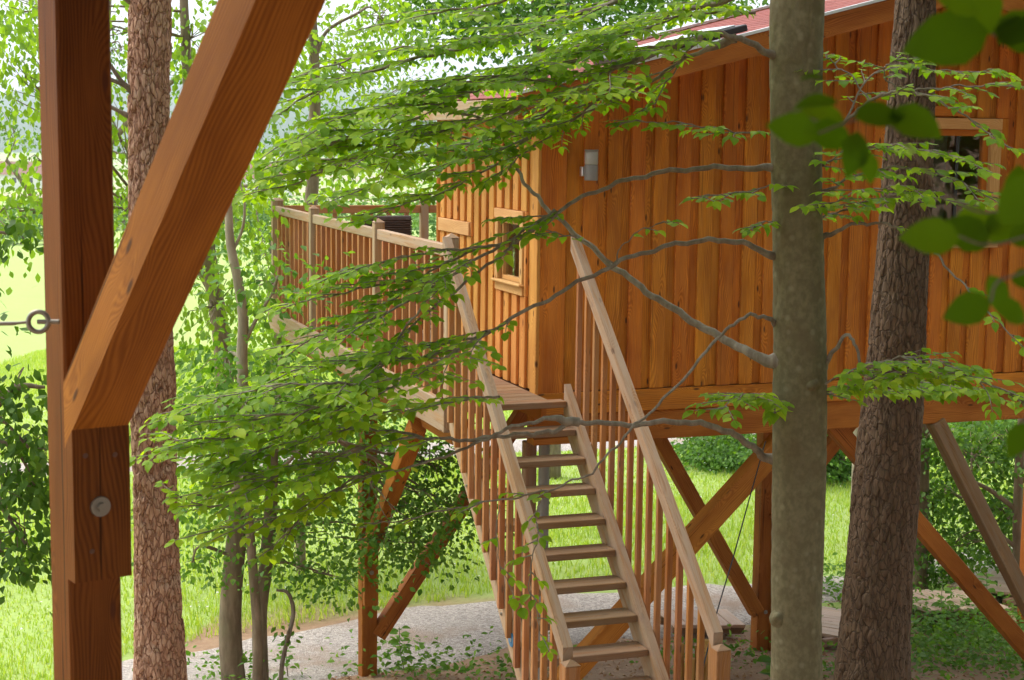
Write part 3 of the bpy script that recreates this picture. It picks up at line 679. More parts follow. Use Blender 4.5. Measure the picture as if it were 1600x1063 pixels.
def leafgeo(pos, ax, nr, size, T):
    pos, ax, nr = (np.asarray(a, float).reshape(-1, 3) for a in (pos, ax, nr)); size = np.asarray(size, float).reshape(-1)
    ax = unit(ax); sd = unit(np.cross(nr, ax)); nr = np.cross(ax, sd); tv = T['v']; n = len(pos); k = len(tv)
    cz = rng.uniform(-.4, 2.6, (n, 1, 1)); cy = rng.uniform(.85, 1.2, (n, 1, 1)); bend = rng.uniform(-.2, .1, (n, 1, 1))   # each leaf curls in its own way
    V_ = pos[:, None]+size[:, None, None]*(tv[None, :, 0:1]*ax[:, None]+cy*tv[None, :, 1:2]*sd[:, None]+(cz*tv[None, :, 2:3]+bend*tv[None, :, 0:1]**2+.06*np.sin(tv[None, :, 0:1]*7+cz*9)*tv[None, :, 1:2])*nr[:, None])
    return V_.reshape(-1, 3), (T['tri'][None]+(np.arange(n)*k)[:, None, None]).reshape(-1, 3)
def leafobj(name, L_, T, mat, parent, stuff=True):
    pos, ax, nr, sz_ = L_
    V_, Fq = leafgeo(pos, ax, nr, sz_, T); o = link(name, npmesh(name, V_, Fq, mat), None, parent)
    if stuff: o['kind'] = 'stuff'
    return o

# ------------------------------------------------------------------ bark: a trunk with raised plates
def hash2(i, j, s): 
    h = np.sin(i*127.1+j*311.7+s*74.7)*43758.5453; return h-np.floor(h)
def trunk_hi(name, pts, rad, mat, parent, na=150, dz=.018, cw=.055, ch=.16, depth=.016, seed=1.):
    pts = catmull(pts, 16); P_ = np.array([tuple(p) for p in pts]); d = np.r_[0, np.cumsum(np.linalg.norm(np.diff(P_, axis=0), axis=1))]
    n = int(d[-1]/dz); s = np.linspace(0, d[-1], n); C = np.stack([np.interp(s, d, P_[:, i]) for i in range(3)], 1)
    R_ = np.interp(s/d[-1], np.linspace(0, 1, len(rad)), rad); a = np.linspace(0, 2*pi, na, endpoint=False)
    A, S = np.meshgrid(a, s); circ = 2*pi*np.mean(rad); nc = max(6, round(circ/cw)); gx = A/(2*pi)*nc; gy = S/ch
    gx = gx+.22*np.sin(S*7+A*2+seed)+.10*np.sin(S*31+A*5)+.06*np.sin(S*67-A*9); gy = gy+.3*np.sin(A*3+S*2+seed)+.15*np.sin(A*11-S*5)+.08*np.sin(A*29)
    F1 = np.full(A.shape, 9.); F2 = np.full(A.shape, 9.); ID = np.zeros(A.shape); ix, iy = np.floor(gx), np.floor(gy)
    for dx in (-1, 0, 1):
        for dy in (-1, 0, 1):
            cx, cy = ix+dx, iy+dy; wx = np.mod(cx, nc)
            px = cx+.1+.8*hash2(wx, cy, seed); py = cy+.1+.8*hash2(wx, cy, seed+5)
            dd = np.hypot(gx-px, gy-py); near = dd < F1
            F2 = np.where(near, F1, np.minimum(F2, dd)); ID = np.where(near, hash2(wx, cy, seed+9), ID); F1 = np.where(near, dd, F1)
    wv = .5+.5*np.sin(gx*2.3+gy*1.7+3*np.sin(gy*.9+gx*.6)); cr = np.clip((F2-F1)/(.1+.3*wv)+.45*(1-wv)*hash2(np.floor(gx*.7), np.floor(gy*.8), seed), 0, 1); cr = cr*cr*(3-2*cr)
    disp = depth*(cr*(.55+.6*ID)-.6)+.12*depth*np.sin(gx*9+gy*3+ID*9)*np.sin(gy*17+ID*30)+rng.normal(0, .05*depth, A.shape)
    rr = R_[:, None]+disp+.012*np.sin(A*2+S*1.7+seed)*np.sin(S*.9)
    V_ = np.stack([C[:, None, 0]+rr*np.cos(A), C[:, None, 1]+rr*np.sin(A), C[:, None, 2]+0*A], -1).reshape(-1, 3)
    i = np.arange(n-1)[:, None]*na; j = np.arange(na)[None]; j2 = (j+1) % na
    return link(name, npmesh(name, V_, np.stack([i+j, i+j2, i+na+j2, i+na+j], -1).reshape(-1, 4), mat, True), None, parent)

# ------------------------------------------------------------------ twig and spray growth
class Grow:
    def __init__(s): s.pos, s.ax, s.nr, s.sz = [], [], [], []
    def leaf(s, p, a, n, z): s.pos.append(tuple(p)); s.ax.append(tuple(a)); s.nr.append(tuple(n)); s.sz.append(z)
    def data(s): return np.array(s.pos), np.array(s.ax), np.array(s.nr), np.array(s.sz)
U_ = random.uniform
def leafy(G, pts, size, gap=.042, droop=.13, tiltv=.38):
    """alternate leaves along a twig, lying in one loose layer."""
    side = random.choice((-1, 1)); acc = U_(0, gap)
    for a, b in zip(pts[:-1], pts[1:]):
        L = (b-a).length; t = (b-a).normalized(); h = t.cross(Vector((0, 0, 1)))
        h = h.normalized() if h.length > .05 else Vector((1, 0, 0))
        while acc < L:
            p = a+t*acc; side = -side
            d = t*U_(.45, .9)+h*side*U_(.6, 1.)+Vector((U_(-.2, .2), U_(-.2, .2), -U_(0, 2)*droop))
            nn = Vector((U_(-1, 1)*tiltv-.12, U_(-1, 1)*tiltv-.22, 1))
            G.leaf(p+d.normalized()*.008, d, nn, size*U_(.5, 1.25)); acc += gap*U_(.7, 1.35)
        acc -= L
    t = (pts[-1]-pts[-2]).normalized(); G.leaf(pts[-1], t+Vector((0, 0, -.25)), Vector((U_(-.3, .3), U_(-.4, .1), 1)), size*U_(.8, 1.1))
def twig(A, G, p, d, L, r, size, depth=0, gap=.042, drop=.22):
    n = 5; pts = [Vector(p)]; d = Vector(d).normalized(); wob = Vector((U_(-.2, .2), U_(-.2, .2), U_(-.04, .04)))
    for i in range(n):
        d = (d+wob*.25+Vector((U_(-.1, .1), U_(-.1, .1), U_(-.03, .03)-drop*.08))).normalized(); pts.append(pts[-1]+d*L/n)
    A.tube(pts, [r*(1-.65*i/n) for i in range(n+1)], 5 if r > .004 else 4)
    leafy(G, pts[1:] if L > .3 else pts, size, gap)
    if depth < 1 and L > .3:
        s = random.choice((-1, 1))
        for k in range(1, n):
            s = -s; t = (pts[k+1]-pts[k-1]).normalized(); h = t.cross(Vector((0, 0, 1))).normalized()
            twig(A, G, pts[k], t*.75+h*s*.75+Vector((0, 0, U_(-.05, .04)-t.z*.4)), L*U_(.28, .5), r*.55, size, depth+1, gap, drop)
def limb(A, G, spec, r0, r1, start, L1, gap=.15, size=.063, lgap=.027, stop=1., wig=.012, bend=0., drop=.22, n=7):
    pts = catmull([PV(*s_) for s_ in spec], n)
    ph_ = [U_(0, 6.3) for _ in range(6)]
    pts = [p+Vector((sin(i*.8+ph_[0])+.5*sin(i*1.9+ph_[1]), sin(i*.7+ph_[2]), sin(i*.9+ph_[3])+.6*sin(i*2.1+ph_[4])))*(wig*.5 if 0 < i < len(pts)-1 else 0) for i, p in enumerate(pts)]
    m = len(pts)-1; A.tube(pts, [(r0+(r1-r0)*(i/m)**.75)*(1+(1.1*math.exp(-((p_-pts[0]).length-.1)/.05) if r0 > .008 and (p_-pts[0]).length > .1 else (1.1 if r0 > .008 else 0))) for i, p_ in enumerate(pts)], 9)
    side = 1; acc = 0.; tot = sum((b-a).length for a, b in zip(pts[:-1], pts[1:])); run = 0.
    for a, b in zip(pts[:-1], pts[1:]):
        L = (b-a).length; t = (b-a).normalized(); h = t.cross(Vector((0, 0, 1))); h = h.normalized()
        while acc < L:
            fr = (run+acc)/tot; p = a+t*acc
            if start <= fr <= stop:
                side = -side; k = math.sin(min(1, (fr-start)/max(.02, 1-start)*2.2)*pi/2)
                d = t*U_(.5, .9)+h*side*U_(.5, .95)+Vector((0, 0, U_(-.1, .08)+bend-t.z*.35))
                twig(A, G, p, d, L1*(1.05-.6*fr)*U_(.55, 1.15)*(.45+.55*k), .0048, size, 0, lgap, drop)
            acc += gap*.66*U_(.7, 1.3)
        acc -= L; run += L
    if stop >= 1: leafy(G, pts[-4:], size, lgap)

# ------------------------------------------------------------------ the big beech right of the stairs
bt = P(1247, 560, 8.6); bz = gz(bt[0], bt[1])
beech = thing('beech_tree', (bt[0], bt[1], bz), 'smooth grey beech in front of the cabin, its branches reaching far left', 'tree')
p_t, p_b = P(1247, 0, 8.6), P(1247, 1063, 8.6); dx = (p_t-p_b)/(p_t[2]-p_b[2])
def bxy(z): q = p_b+dx*(z-p_b[2]); return (q[0]+.01*sin(z*2.1), 8.6+.008*sin(z*1.7), z)
tp = [bxy(z) for z in np.linspace(bz-.2, 13, 26)]
tr_ = trunk_hi('trunk', tp, [.185, .147, .137, .132, .128, .12, .11, .09, .07, .05], M['beech'], beech, 110, .02, .11, .2, .005, 3.)
A = Acc(); G = Grow()
LB = [ # pixel polylines with distance: the boughs seen in front of the cabin
 ([(1228, 96, 8.6), (1180, 72, 8.5), (1120, 52, 8.4), (1050, 74, 8.3), (960, 108, 8.2), (900, 140, 8.1), (830, 165, 8.0), (760, 188, 7.95), (680, 208, 7.9), (600, 232, 7.8), (520, 262, 7.8), (430, 300, 7.8)], .021, .004, .18, .8, .12),
 ([(1150, 60, 8.47), (1070, 92, 8.55), (1000, 138, 8.6), (920, 175, 8.6), (830, 215, 8.55), (740, 245, 8.5), (640, 275, 8.5), (540, 300, 8.4)], .012, .003, .15, .65, .13),
 ([(1240, -120, 8.6), (1100, -50, 8.5), (950, 5, 8.4), (820, 50, 8.3), (700, 80, 8.2), (600, 105, 8.1), (500, 140, 8.1), (425, 185, 8.0)], .02, .004, .15, .8, .13),
 ([(1080, -60, 8.3), (940, -30, 8.0), (800, 0, 7.8), (690, 20, 7.6), (590, 40, 7.6)], .012, .003, .2, .55, .17),
 ([(1240, -60, 8.6), (1150, -5, 8.9), (1050, 20, 9.1), (950, 50, 9.2), (860, 95, 9.3), (760, 130, 9.3), (650, 165, 9.2), (540, 200, 9.1), (460, 240, 9.)], .02, .004, .12, .8, .13),
 ([(1223, 265, 8.6), (1140, 262, 8.55), (1060, 266, 8.5), (990, 279, 8.45), (930, 300, 8.4), (860, 336, 8.3), (780, 385, 8.2), (690, 440, 8.1), (600, 490, 8.0), (520, 520, 7.95), (430, 545, 7.9)], .019, .004, .45, .7, .12),
 ([(870, 330, 8.3), (800, 385, 8.25), (730, 440, 8.2), (650, 505, 8.15), (590, 580, 8.1), (520, 640, 8.0), (430, 690, 8.), (330, 740, 8.)], .01, .003, .35, .6, .12),
 ([(1213, 400, 8.6), (1150, 378, 8.5), (1090, 377, 8.45), (1030, 388, 8.4), (960, 413, 8.3), (880, 455, 8.2), (800, 498, 8.1), (720, 545, 8.0), (640, 590, 7.9), (560, 630, 7.85), (480, 655, 7.8), (380, 680, 7.8), (270, 690, 7.8)], .018, .004, .47, .72, .115),
 ([(640, 590, 7.9), (560, 600, 7.8), (480, 600, 7.7), (390, 610, 7.7), (290, 650, 7.7)], .008, .003, .1, .55, .12),
 ([(690, 440, 8.1), (620, 440, 8.2), (550, 455, 8.2), (480, 470, 8.2), (430, 480, 8.2)], .007, .003, .15, .4, .13),
 ([(780, 385, 8.2), (700, 390, 8.2), (640, 400, 8.2), (560, 420, 8.2), (500, 440, 8.2)], .007, .003, .2, .4, .12),
 ([(1196, 562, 8.6), (1140, 535, 8.75), (1080, 501, 8.9), (1010, 455, 9.0), (950, 410, 9.1), (900, 366, 9.2), (860, 331, 9.25), (825, 292, 9.3), (800, 255, 9.35), (760, 225, 9.4), (700, 215, 9.4), (620, 225, 9.4)], .03, .004, .72, .5, .14),
 ([(1219, 508, 8.6), (1190, 495, 8.5), (1163, 496, 8.45), (1120, 530, 8.4), (1070, 590, 8.3), (1020, 640, 8.2), (975, 682, 8.1), (930, 733, 8.05), (880, 758, 8.0), (820, 775, 7.95), (740, 788, 7.9), (650, 808, 7.9), (560, 825, 7.9)], .012, .003, .62, .3, .26),
 ([(1196, 714, 8.6), (1165, 690, 8.5), (1120, 668, 8.4), (1060, 659, 8.35), (980, 664, 8.3), (905, 660, 8.2), (865, 674, 8.15), (830, 678, 8.1), (780, 682, 8.05), (720, 688, 8.0), (660, 684, 7.95), (590, 695, 7.9), (500, 720, 7.85), (420, 745, 7.8), (330, 760, 7.8)], .022, .004, .64, .68, .12),
 ([(905, 660, 8.2), (860, 655, 8.15), (800, 668, 8.05), (740, 695, 8.), (660, 725, 7.95), (570, 745, 7.9), (480, 790, 7.85), (400, 815, 7.8), (330, 830, 7.8)], .012, .003, .45, .5, .14),
 ([(560, 745, 7.9), (500, 780, 7.9), (450, 830, 7.9), (410, 870, 7.9)], .006, .003, .2, .35, .13),
 ([(720, 545, 8.0), (640, 560, 8.1), (560, 565, 8.2), (480, 575, 8.2), (400, 600, 8.2)], .007, .003, .1, .5, .13),
 ([(560, 630, 7.85), (490, 640, 7.75), (420, 650, 7.7), (340, 660, 7.7), (250, 650, 7.7)], .006, .003, .05, .5, .13),
 ([(660, 684, 7.95), (580, 670, 8.0), (500, 680, 8.1), (400, 715, 8.1), (300, 720, 8.1)], .007, .003, .1, .5, .13),
 ([(570, 745, 7.9), (480, 750, 7.8), (400, 775, 7.75), (320, 790, 7.7), (270, 770, 7.7)], .006, .003, .1, .42, .13),
 ([(760, 188, 7.95), (680, 165, 7.9), (600, 165, 7.8), (520, 190, 7.8), (450, 220, 7.8)], .007, .003, .1, .5, .13),
 ([(900, 140, 8.1), (840, 125, 8.0), (770, 120, 7.9), (700, 130, 7.9), (630, 150, 7.8)], .007, .003, .1, .5, .13),
 ([(800, 375, 8.25), (720, 400, 8.35), (650, 440, 8.45), (580, 500, 8.5), (500, 540, 8.5)], .008, .003, .15, .5, .13),
 ([(760, 520, 8.05), (690, 540, 8.25), (620, 545, 8.4), (540, 560, 8.5), (460, 590, 8.5)], .008, .003, .1, .5, .13),
 ([(780, 620, 8.1), (720, 625, 8.2), (650, 640, 8.3), (580, 650, 8.35), (500, 690, 8.4)], .007, .003, .05, .5, .13),
 ([(690, 440, 8.1), (650, 490, 8.0), (600, 560, 7.95), (540, 610, 7.9), (470, 620, 7.9)], .007, .003, .1, .45, .13),
 ([(990, 100, 8.2), (940, 150, 8.3), (880, 200, 8.4), (820, 240, 8.4), (760, 290, 8.4)], .007, .003, .1, .4, .12),
 ([(1100, 55, 8.4), (1060, 100, 8.5), (1030, 150, 8.5), (1000, 180, 8.5)], .005, .003, .1, .35, .12),
 ([(1180, 20, 8.6), (1100, 20, 8.5), (1020, 40, 8.4), (940, 70, 8.4), (860, 110, 8.3)], .008, .003, .05, .5, .12),
 ([(1050, 74, 8.3), (960, 78, 8.2), (880, 100, 8.1), (800, 120, 8.0), (720, 150, 7.9), (640, 190, 7.9)], .008, .003, .1, .5, .11),
 ([(960, 108, 8.2), (880, 160, 8.4), (800, 205, 8.5), (710, 230, 8.5), (620, 250, 8.5), (530, 250, 8.5)], .008, .003, .1, .5, .11),
 ([(700, 80, 8.2), (620, 75, 8.1), (540, 95, 8.0), (470, 120, 8.0)], .007, .003, .1, .5, .11),
 ([(680, 208, 7.9), (600, 205, 7.8), (520, 225, 7.8), (440, 260, 7.8)], .007, .003, .1, .5, .11),
 ([(830, 215, 8.55), (760, 265, 8.5), (690, 300, 8.5), (610, 325, 8.5), (540, 350, 8.5)], .007, .003, .1, .45, .12),
 # to the right of the trunk
 ([(1284, 260, 8.6), (1330, 232, 8.3), (1400, 228, 8.1), (1470, 240, 8.0), (1530, 260, 7.9)], .007, .003, .08, .4, .1),
 ([(1284, 325, 8.6), (1340, 300, 8.2), (1400, 292, 8.1), (1450, 300, 8.0)], .006, .003, .1, .36, .1),
 ([(1320, 190, 8.5), (1360, 120, 8.6), (1410, 105, 8.6), (1480, 112, 8.5), (1560, 110, 8.4)], .006, .003, .1, .36, .11),
 ([(1284, 615, 8.6), (1340, 612, 8.7), (1400, 600, 8.8), (1470, 600, 8.8), (1540, 618, 8.8)], .006, .003, .08, .45, .065),
 ([(1290, 600, 8.5), (1340, 575, 8.3), (1400, 560, 8.2), (1450, 562, 8.1), (1500, 575, 8.0)], .006, .003, .08, .4, .07),
 ([(1285, 212, 8.6), (1320, 190, 8.5), (1360, 158, 8.4), (1400, 142, 8.3), (1440, 148, 8.2), (1490, 170, 8.1), (1540, 205, 8.0), (1580, 232, 7.9)], .014, .003, .3, .42, .15),
 ([(1400, 142, 8.3), (1450, 140, 8.3), (1500, 135, 8.25), (1560, 134, 8.2), (1640, 138, 8.2)], .006, .003, .1, .35, .13),
 ([(1360, 158, 8.4), (1330, 120, 8.5), (1300, 98, 8.6), (1290, 85, 8.7)], .005, .003, .2, .3, .09),
 ([(1400, 140, 8.3), (1380, 110, 8.2), (1400, 95, 8.1), (1440, 90, 8.1)], .004, .003, .2, .3, .1),
 ([(1284, 300, 8.6), (1340, 275, 8.4), (1400, 262, 8.3), (1460, 270, 8.2), (1520, 295, 8.1), (1580, 320, 8.)], .009, .003, .12, .45, .11),
 ([(1284, 372, 8.6), (1330, 352, 8.5), (1375, 350, 8.4), (1412, 357, 8.35)], .013, .006, .98, .1, .2),
 ([(1284, 340, 8.7), (1340, 320, 8.6), (1400, 305, 8.5), (1460, 310, 8.4), (1540, 335, 8.3)], .007, .003, .1, .4, .12),
 ([(1284, 577, 8.6), (1305, 545, 8.5), (1325, 525, 8.45), (1340, 550, 8.4), (1345, 610, 8.35)], .014, .007, .98, .1, .2),
 ([(1284, 612, 8.6), (1345, 598, 8.4), (1410, 580, 8.2), (1480, 582, 8.1), (1545, 600, 8.), (1600, 630, 7.9)], .009, .003, .12, .45, .07),
 ([(1206, 632, 8.6), (1180, 618, 8.4), (1150, 620, 8.3), (1128, 640, 8.2)], .005, .003, .1, .34, .06),
 ([(1460, 395, 8.2), (1500, 440, 8.1), (1545, 490, 8.0), (1610, 550, 7.9)], .007, .003, .25, .25, .2),
 ([(1210, 210, 8.6), (1150, 206, 8.5), (1090, 196, 8.4), (1020, 190, 8.3), (960, 192, 8.2)], .006, .003, .1, .3, .13),
 ([(1210, 290, 8.6), (1170, 300, 8.4), (1120, 305, 8.3), (1080, 310, 8.2)], .005, .003, .15, .25, .13),
 ([(1210, 345, 8.6), (1185, 352, 8.4), (1170, 360, 8.3)], .003, .002, .3, .15, .09),
 ([(960, 410, 8.3), (980, 375, 8.3), (1020, 352, 8.3), (1050, 346, 8.3)], .004, .002, .35, .16, .12),
 ([(960, 412, 8.3), (900, 372, 8.2), (850, 362, 8.2), (825, 372, 8.1)], .005, .002, .4, .22, .12),
 ([(846, 765, 8.), (840, 800, 8.), (838, 850, 8.0), (826, 905, 8.0), (838, 960, 8.), (850, 1010, 8.)], .004, .002, .05, .2, .17),
 ([(780, 790, 7.9), (776, 850, 7.9), (790, 905, 7.95), (815, 950, 7.95)], .003, .002, .1, .16, .2),
]
for L_ in LB:
    x0, y0, d0 = L_[0][0]
    if 1190 < x0 < 1232 and d0 == 8.6: L_[0].insert(0, (1245, y0+6, 8.6))
    elif 1280 < x0 < 1290: L_[0].insert(0, (1250, y0+6, 8.6))
    a = Acc(); limb(a, G, *L_[:3], *L_[3:]); 
    a.build('bough', M['twig'], beech)
# stubs and branch collars on the trunk
for (px, py) in ((1265, 604), (1214, 965)):
    c = PV(px, py, 8.47); a = Acc(); d = (Vector(EYE)-c).normalized()*.03+Vector((U_(-.02, .02), 0, U_(-.01, .015)))
    d = d*.55; a.tube([c-d*2, c-d*.3, c+d*.7, c+d], [.05, .026, .016, .003], 12); a.build('branch_stub', M['beech'], beech)
pos, ax, nr, szz = G.data()
# the leaves that show largest stand as single pieces, the rest as one mass
vv_ = pos-EYE; dep = vv_@FW; sx = 800+F*(vv_@RT)/dep; sy = 531.5-F*(vv_@UP)/dep
okk = (sx > 0) & (sx < 1600) & (sy > 0) & (sy < 1063); scr = np.where(okk, szz/dep, 0); order = np.argsort(-scr); pick = order[:290]; mask = np.ones(len(pos), bool); mask[pick] = False
leafobj('foliage', (pos[mask], ax[mask], nr[mask], szz[mask]), T_BEECH, M['leaf_beech'], beech)
def leafmeshes(mat, n=4):
    out = []
    for i in range(n):
        T = {k_: T_BEECH[k_] for k_ in T_BEECH}; tv = T_BEECH['v'].copy(); tv[:, 1] *= U_(.9, 1.15); tv[:, 2] = tv[:, 2]*U_(.5, 1.5)-tv[:, 0]**2*U_(-.05, .15)
        out.append(npmesh('leaf', tv, T_BEECH['tri'], mat))
    return out
LM = leafmeshes(M['leaf_beech'])
def leafmatx(p, a, n, s_):
    a = Vector(a).normalized(); sd_ = Vector(n).cross(a).normalized(); n = a.cross(sd_)
    return Matrix(((a.x*s_, sd_.x*s_, n.x*s_, p[0]), (a.y*s_, sd_.y*s_, n.y*s_, p[1]), (a.z*s_, sd_.z*s_, n.z*s_, p[2]), (0, 0, 0, 1)))
for i, j in enumerate(pick): link('leaf', LM[i % 4], leafmatx(pos[j], ax[j], nr[j], szz[j]), beech)
print('BEECH LEAVES', len(pos))

# ------------------------------------------------------------------ leaf twigs hanging close to the camera
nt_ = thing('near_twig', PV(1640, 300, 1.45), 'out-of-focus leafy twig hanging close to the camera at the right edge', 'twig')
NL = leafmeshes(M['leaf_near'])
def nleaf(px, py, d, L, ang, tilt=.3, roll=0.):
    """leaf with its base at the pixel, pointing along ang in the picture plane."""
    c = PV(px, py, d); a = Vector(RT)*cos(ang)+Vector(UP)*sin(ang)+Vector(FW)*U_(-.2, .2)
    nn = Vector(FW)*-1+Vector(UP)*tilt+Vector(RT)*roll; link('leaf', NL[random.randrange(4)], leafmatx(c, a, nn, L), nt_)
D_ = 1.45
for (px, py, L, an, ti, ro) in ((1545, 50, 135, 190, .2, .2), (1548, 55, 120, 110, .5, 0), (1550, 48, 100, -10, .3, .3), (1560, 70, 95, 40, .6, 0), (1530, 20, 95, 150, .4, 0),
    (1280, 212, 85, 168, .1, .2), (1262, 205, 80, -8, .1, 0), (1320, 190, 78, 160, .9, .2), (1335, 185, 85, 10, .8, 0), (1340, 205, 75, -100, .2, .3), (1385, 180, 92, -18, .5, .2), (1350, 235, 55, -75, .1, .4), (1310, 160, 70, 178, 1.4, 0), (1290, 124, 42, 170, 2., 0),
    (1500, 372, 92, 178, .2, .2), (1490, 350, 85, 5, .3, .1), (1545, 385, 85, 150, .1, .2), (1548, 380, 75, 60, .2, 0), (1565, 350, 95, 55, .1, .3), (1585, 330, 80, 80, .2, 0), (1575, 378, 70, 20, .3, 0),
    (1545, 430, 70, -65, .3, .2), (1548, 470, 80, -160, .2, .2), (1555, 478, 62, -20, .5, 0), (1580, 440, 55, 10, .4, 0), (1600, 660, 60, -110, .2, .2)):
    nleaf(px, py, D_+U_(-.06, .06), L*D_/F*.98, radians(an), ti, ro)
for tw in ([(1660, 120), (1600, 80), (1550, 52)], [(1700, 250), (1560, 330), (1480, 300), (1385, 190), (1335, 188), (1275, 210)], [(1680, 330), (1600, 370), (1540, 382), (1495, 368)], [(1680, 360), (1610, 420), (1560, 440), (1548, 472)], [(1680, 560), (1620, 620), (1600, 662)]):
    a = Acc(); a.tube(catmull([PV(x, y, D_) for x, y in tw], 6), .0013, 6); a.build('stem', M['twig'], nt_)

# ------------------------------------------------------------------ the two pines
def needle_crown(c, rx, rz, n, parent):
    k = n//60; C = rng.normal(0, 1, (k, 3)); C = unit(C)*rng.uniform(.35, 1, (k, 1))*np.array([rx, rx, rz])+np.array(c)
    pos = np.repeat(C, 60, 0)+rng.normal(0, .28, (k*60, 3))*np.array([1, 1, .6]); a = rng.normal(0, 1, (k*60, 3))+np.array([0, 0, .3])
    return leafobj('crown', (pos, a, rng.normal(0, 1, (k*60, 3)), rng.uniform(.16, .26, k*60)), T_MIN, M['needle'], parent)
def pine(label, p_top, p_bot, d, r_top, r_bot, mat, seed, ch, dep):
    a, b = P(*p_top, d), P(*p_bot, d); g_ = (a-b)/(a[2]-b[2]); z0 = gz(b[0], b[1])
    root = thing('pine_tree', (b+g_*(z0-b[2])), label, 'tree')
    zs = np.linspace(z0-.2, 14.5, 12); pts = [b+g_*(z-b[2])+np.array([.02*sin(z*.8+seed), .02*sin(z*1.1), 0]) for z in zs]
    rr = np.interp(zs, [z0-.2, z0+.3, b[2], a[2], 14.5], [r_bot*1.35, r_bot*1.12, r_bot, r_top, r_top*.5])
    trunk_hi('trunk', pts, rr, mat, root, 190, .015, .05, ch, dep, seed)
    q = pts[-1]; needle_crown((q[0], q[1], 13.6), 2.6, 2.2, 5000, root)
    return root, b, g_
pl_, bL, gL = pine('reddish pine trunk between the timber post brace and the beech leaves', (236, 0), (246, 1063), 10.2, .112, .155, M['pine'], 1.3, .17, .024)
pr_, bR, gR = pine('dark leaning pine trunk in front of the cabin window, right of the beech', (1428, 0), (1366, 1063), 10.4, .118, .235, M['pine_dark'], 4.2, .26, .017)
for (px, py, px2, py2) in ((215, 145, 160, 120), (212, 160, 165, 95), (212, 190, 160, 162), (208, 10, 180, -12)):
    a = Acc(); a.tube(catmull([PV(px+14, py+6, 10.2), PV((px+px2)/2, (py+py2)/2-2, 10.1), PV(px2, py2, 10.05), PV(px2-40, py2-14, 10.0)], 4), [.018]*4+[.013]*5+[.008]*4, 7); a.build('dead_branch', M['twig'], pl_)

# ------------------------------------------------------------------ broadleaf trees and shrubs behind
def tree(name, label, cat, trunks, blobs, n, lsize, lmat, bark, group=None, T=T_LOW, hang=.25, per=26, spread=.2, tw=.5, flat=.55):
    """trunks: polylines of (px, py, distance, radius); blobs: (px, py, distance, rx, ry, rz, weight) in metres."""
    tp = [[(PV(x, y, d), r) for x, y, d, r in t] for t in trunks]
    b0 = tp[0][0][0]; root = thing(name, (b0.x, b0.y, gz(b0.x, b0.y)), label, cat, group)
    allp = []
    for i, t in enumerate(tp):
        pts = catmull([p for p, r in t], 6); rr = np.interp(np.linspace(0, 1, len(pts)), np.linspace(0, 1, len(t)), [r for p, r in t])
        if t[0][0].z-gz(t[0][0].x, t[0][0].y) < 1.2 and i == 0:
            pts = [Vector((pts[0].x, pts[0].y, gz(pts[0].x, pts[0].y)-.1))]+pts; rr = np.r_[rr[0]*1.15, rr]
        a = Acc(); a.tube(pts, list(rr), 12 if rr[0] > .05 else 8); a.build('trunk' if i == 0 else 'limb', bark, root); allp += pts
    A = Acc(); POS, AX, NR, SZ = [], [], [], []; wsum = sum(b[6] for b in blobs)
    for (px, py, d, rx, ry, rz, w_) in blobs:
        c = PV(px, py, d); m_ = max(3, int(n*w_/wsum/per)); near = min(allp, key=lambda q: (q-c).length)
        hub = [near, near.lerp(c, .5)+Vector((U_(-.1, .1), U_(-.1, .1), U_(.0, .15))), c]; A.tube(catmull(hub, 3), [.016]*3+[.010]*4, 5)
        for _ in range(m_):
            q = Vector(rng.normal(0, 1, 3)).normalized()*(random.random()**.45); cc = c+Vector((q.x*rx, q.y*ry, q.z*rz))
            if cc.z < gz(cc.x, cc.y)+.05: cc.z = gz(cc.x, cc.y)+U_(.05, .3)
            if random.random() < tw:
                s_ = c.lerp(near, U_(0, .6)); A.tube([s_, s_.lerp(cc, .55)+Vector((U_(-.1, .1), U_(-.1, .1), U_(0, .12))), cc], [.007, .005, .002], 3)
            o = rng.normal(0, spread, (per, 3))*np.array([1.25, 1.25, flat]); POS.append(np.array(cc)+o)
            out = o*np.array([1, 1, .4])+rng.normal(0, .12, (per, 3))+np.array([0, 0, -hang*.6]); AX.append(out)
            NR.append(rng.normal(0, .45, (per, 3))+np.array([-.1, -.25, 1.-hang*.6])); SZ.append(lsize*rng.uniform(.65, 1.2, per))
    br = A.build('branches', bark, root); br['kind'] = 'stuff'
    leafobj('crown', (np.vstack(POS), np.vstack(AX), np.vstack(NR), np.hstack(SZ)), T, lmat, root)
    return root
tree('cherry_tree', 'tall light green tree with forked brown trunk left of the deck', 'tree',
     [[(352, 700, 17, .10), (352, 620, 17, .10), (345, 520, 17, .095), (330, 430, 17, .085), (318, 340, 17, .08), (300, 200, 17, .07), (290, 60, 17, .05), (285, -60, 17, .04)],
      [(345, 480, 17, .05), (310, 420, 17, .045), (280, 380, 16.8, .035), (230, 330, 16.5, .03)], [(300, 200, 17, .04), (330, 120, 17.2, .035), (380, 30, 17.4, .02), (400, -40, 17.4, .015)]],
     [(40, 120, 15, .5, .8, .55, 1.2), (110, 40, 15.5, .6, .8, .45, .9), (30, 330, 15, .45, .7, .4, .9), (60, 250, 16, .5, .7, .4, .6), (180, 200, 16, .35, .6, .6, .7), (195, 330, 16, .25, .6, .5, .6), (300, 60, 17, .5, .7, .5, .9), (350, 330, 16.5, .55, .8, .5, 1.1),
      (380, 180, 17, .5, .7, .5, .9), (20, 20, 16, .4, .6, .3, .5), (420, 60, 17.5, .4, .7, .5, .7), (330, 480, 16, .5, .7, .4, .8), (250, 440, 16, .3, .5, .3, .4)],
     5000, .085, M['leaf_cherry'], M['bark'], hang=.9, spread=.24, tw=.8, flat=.9)
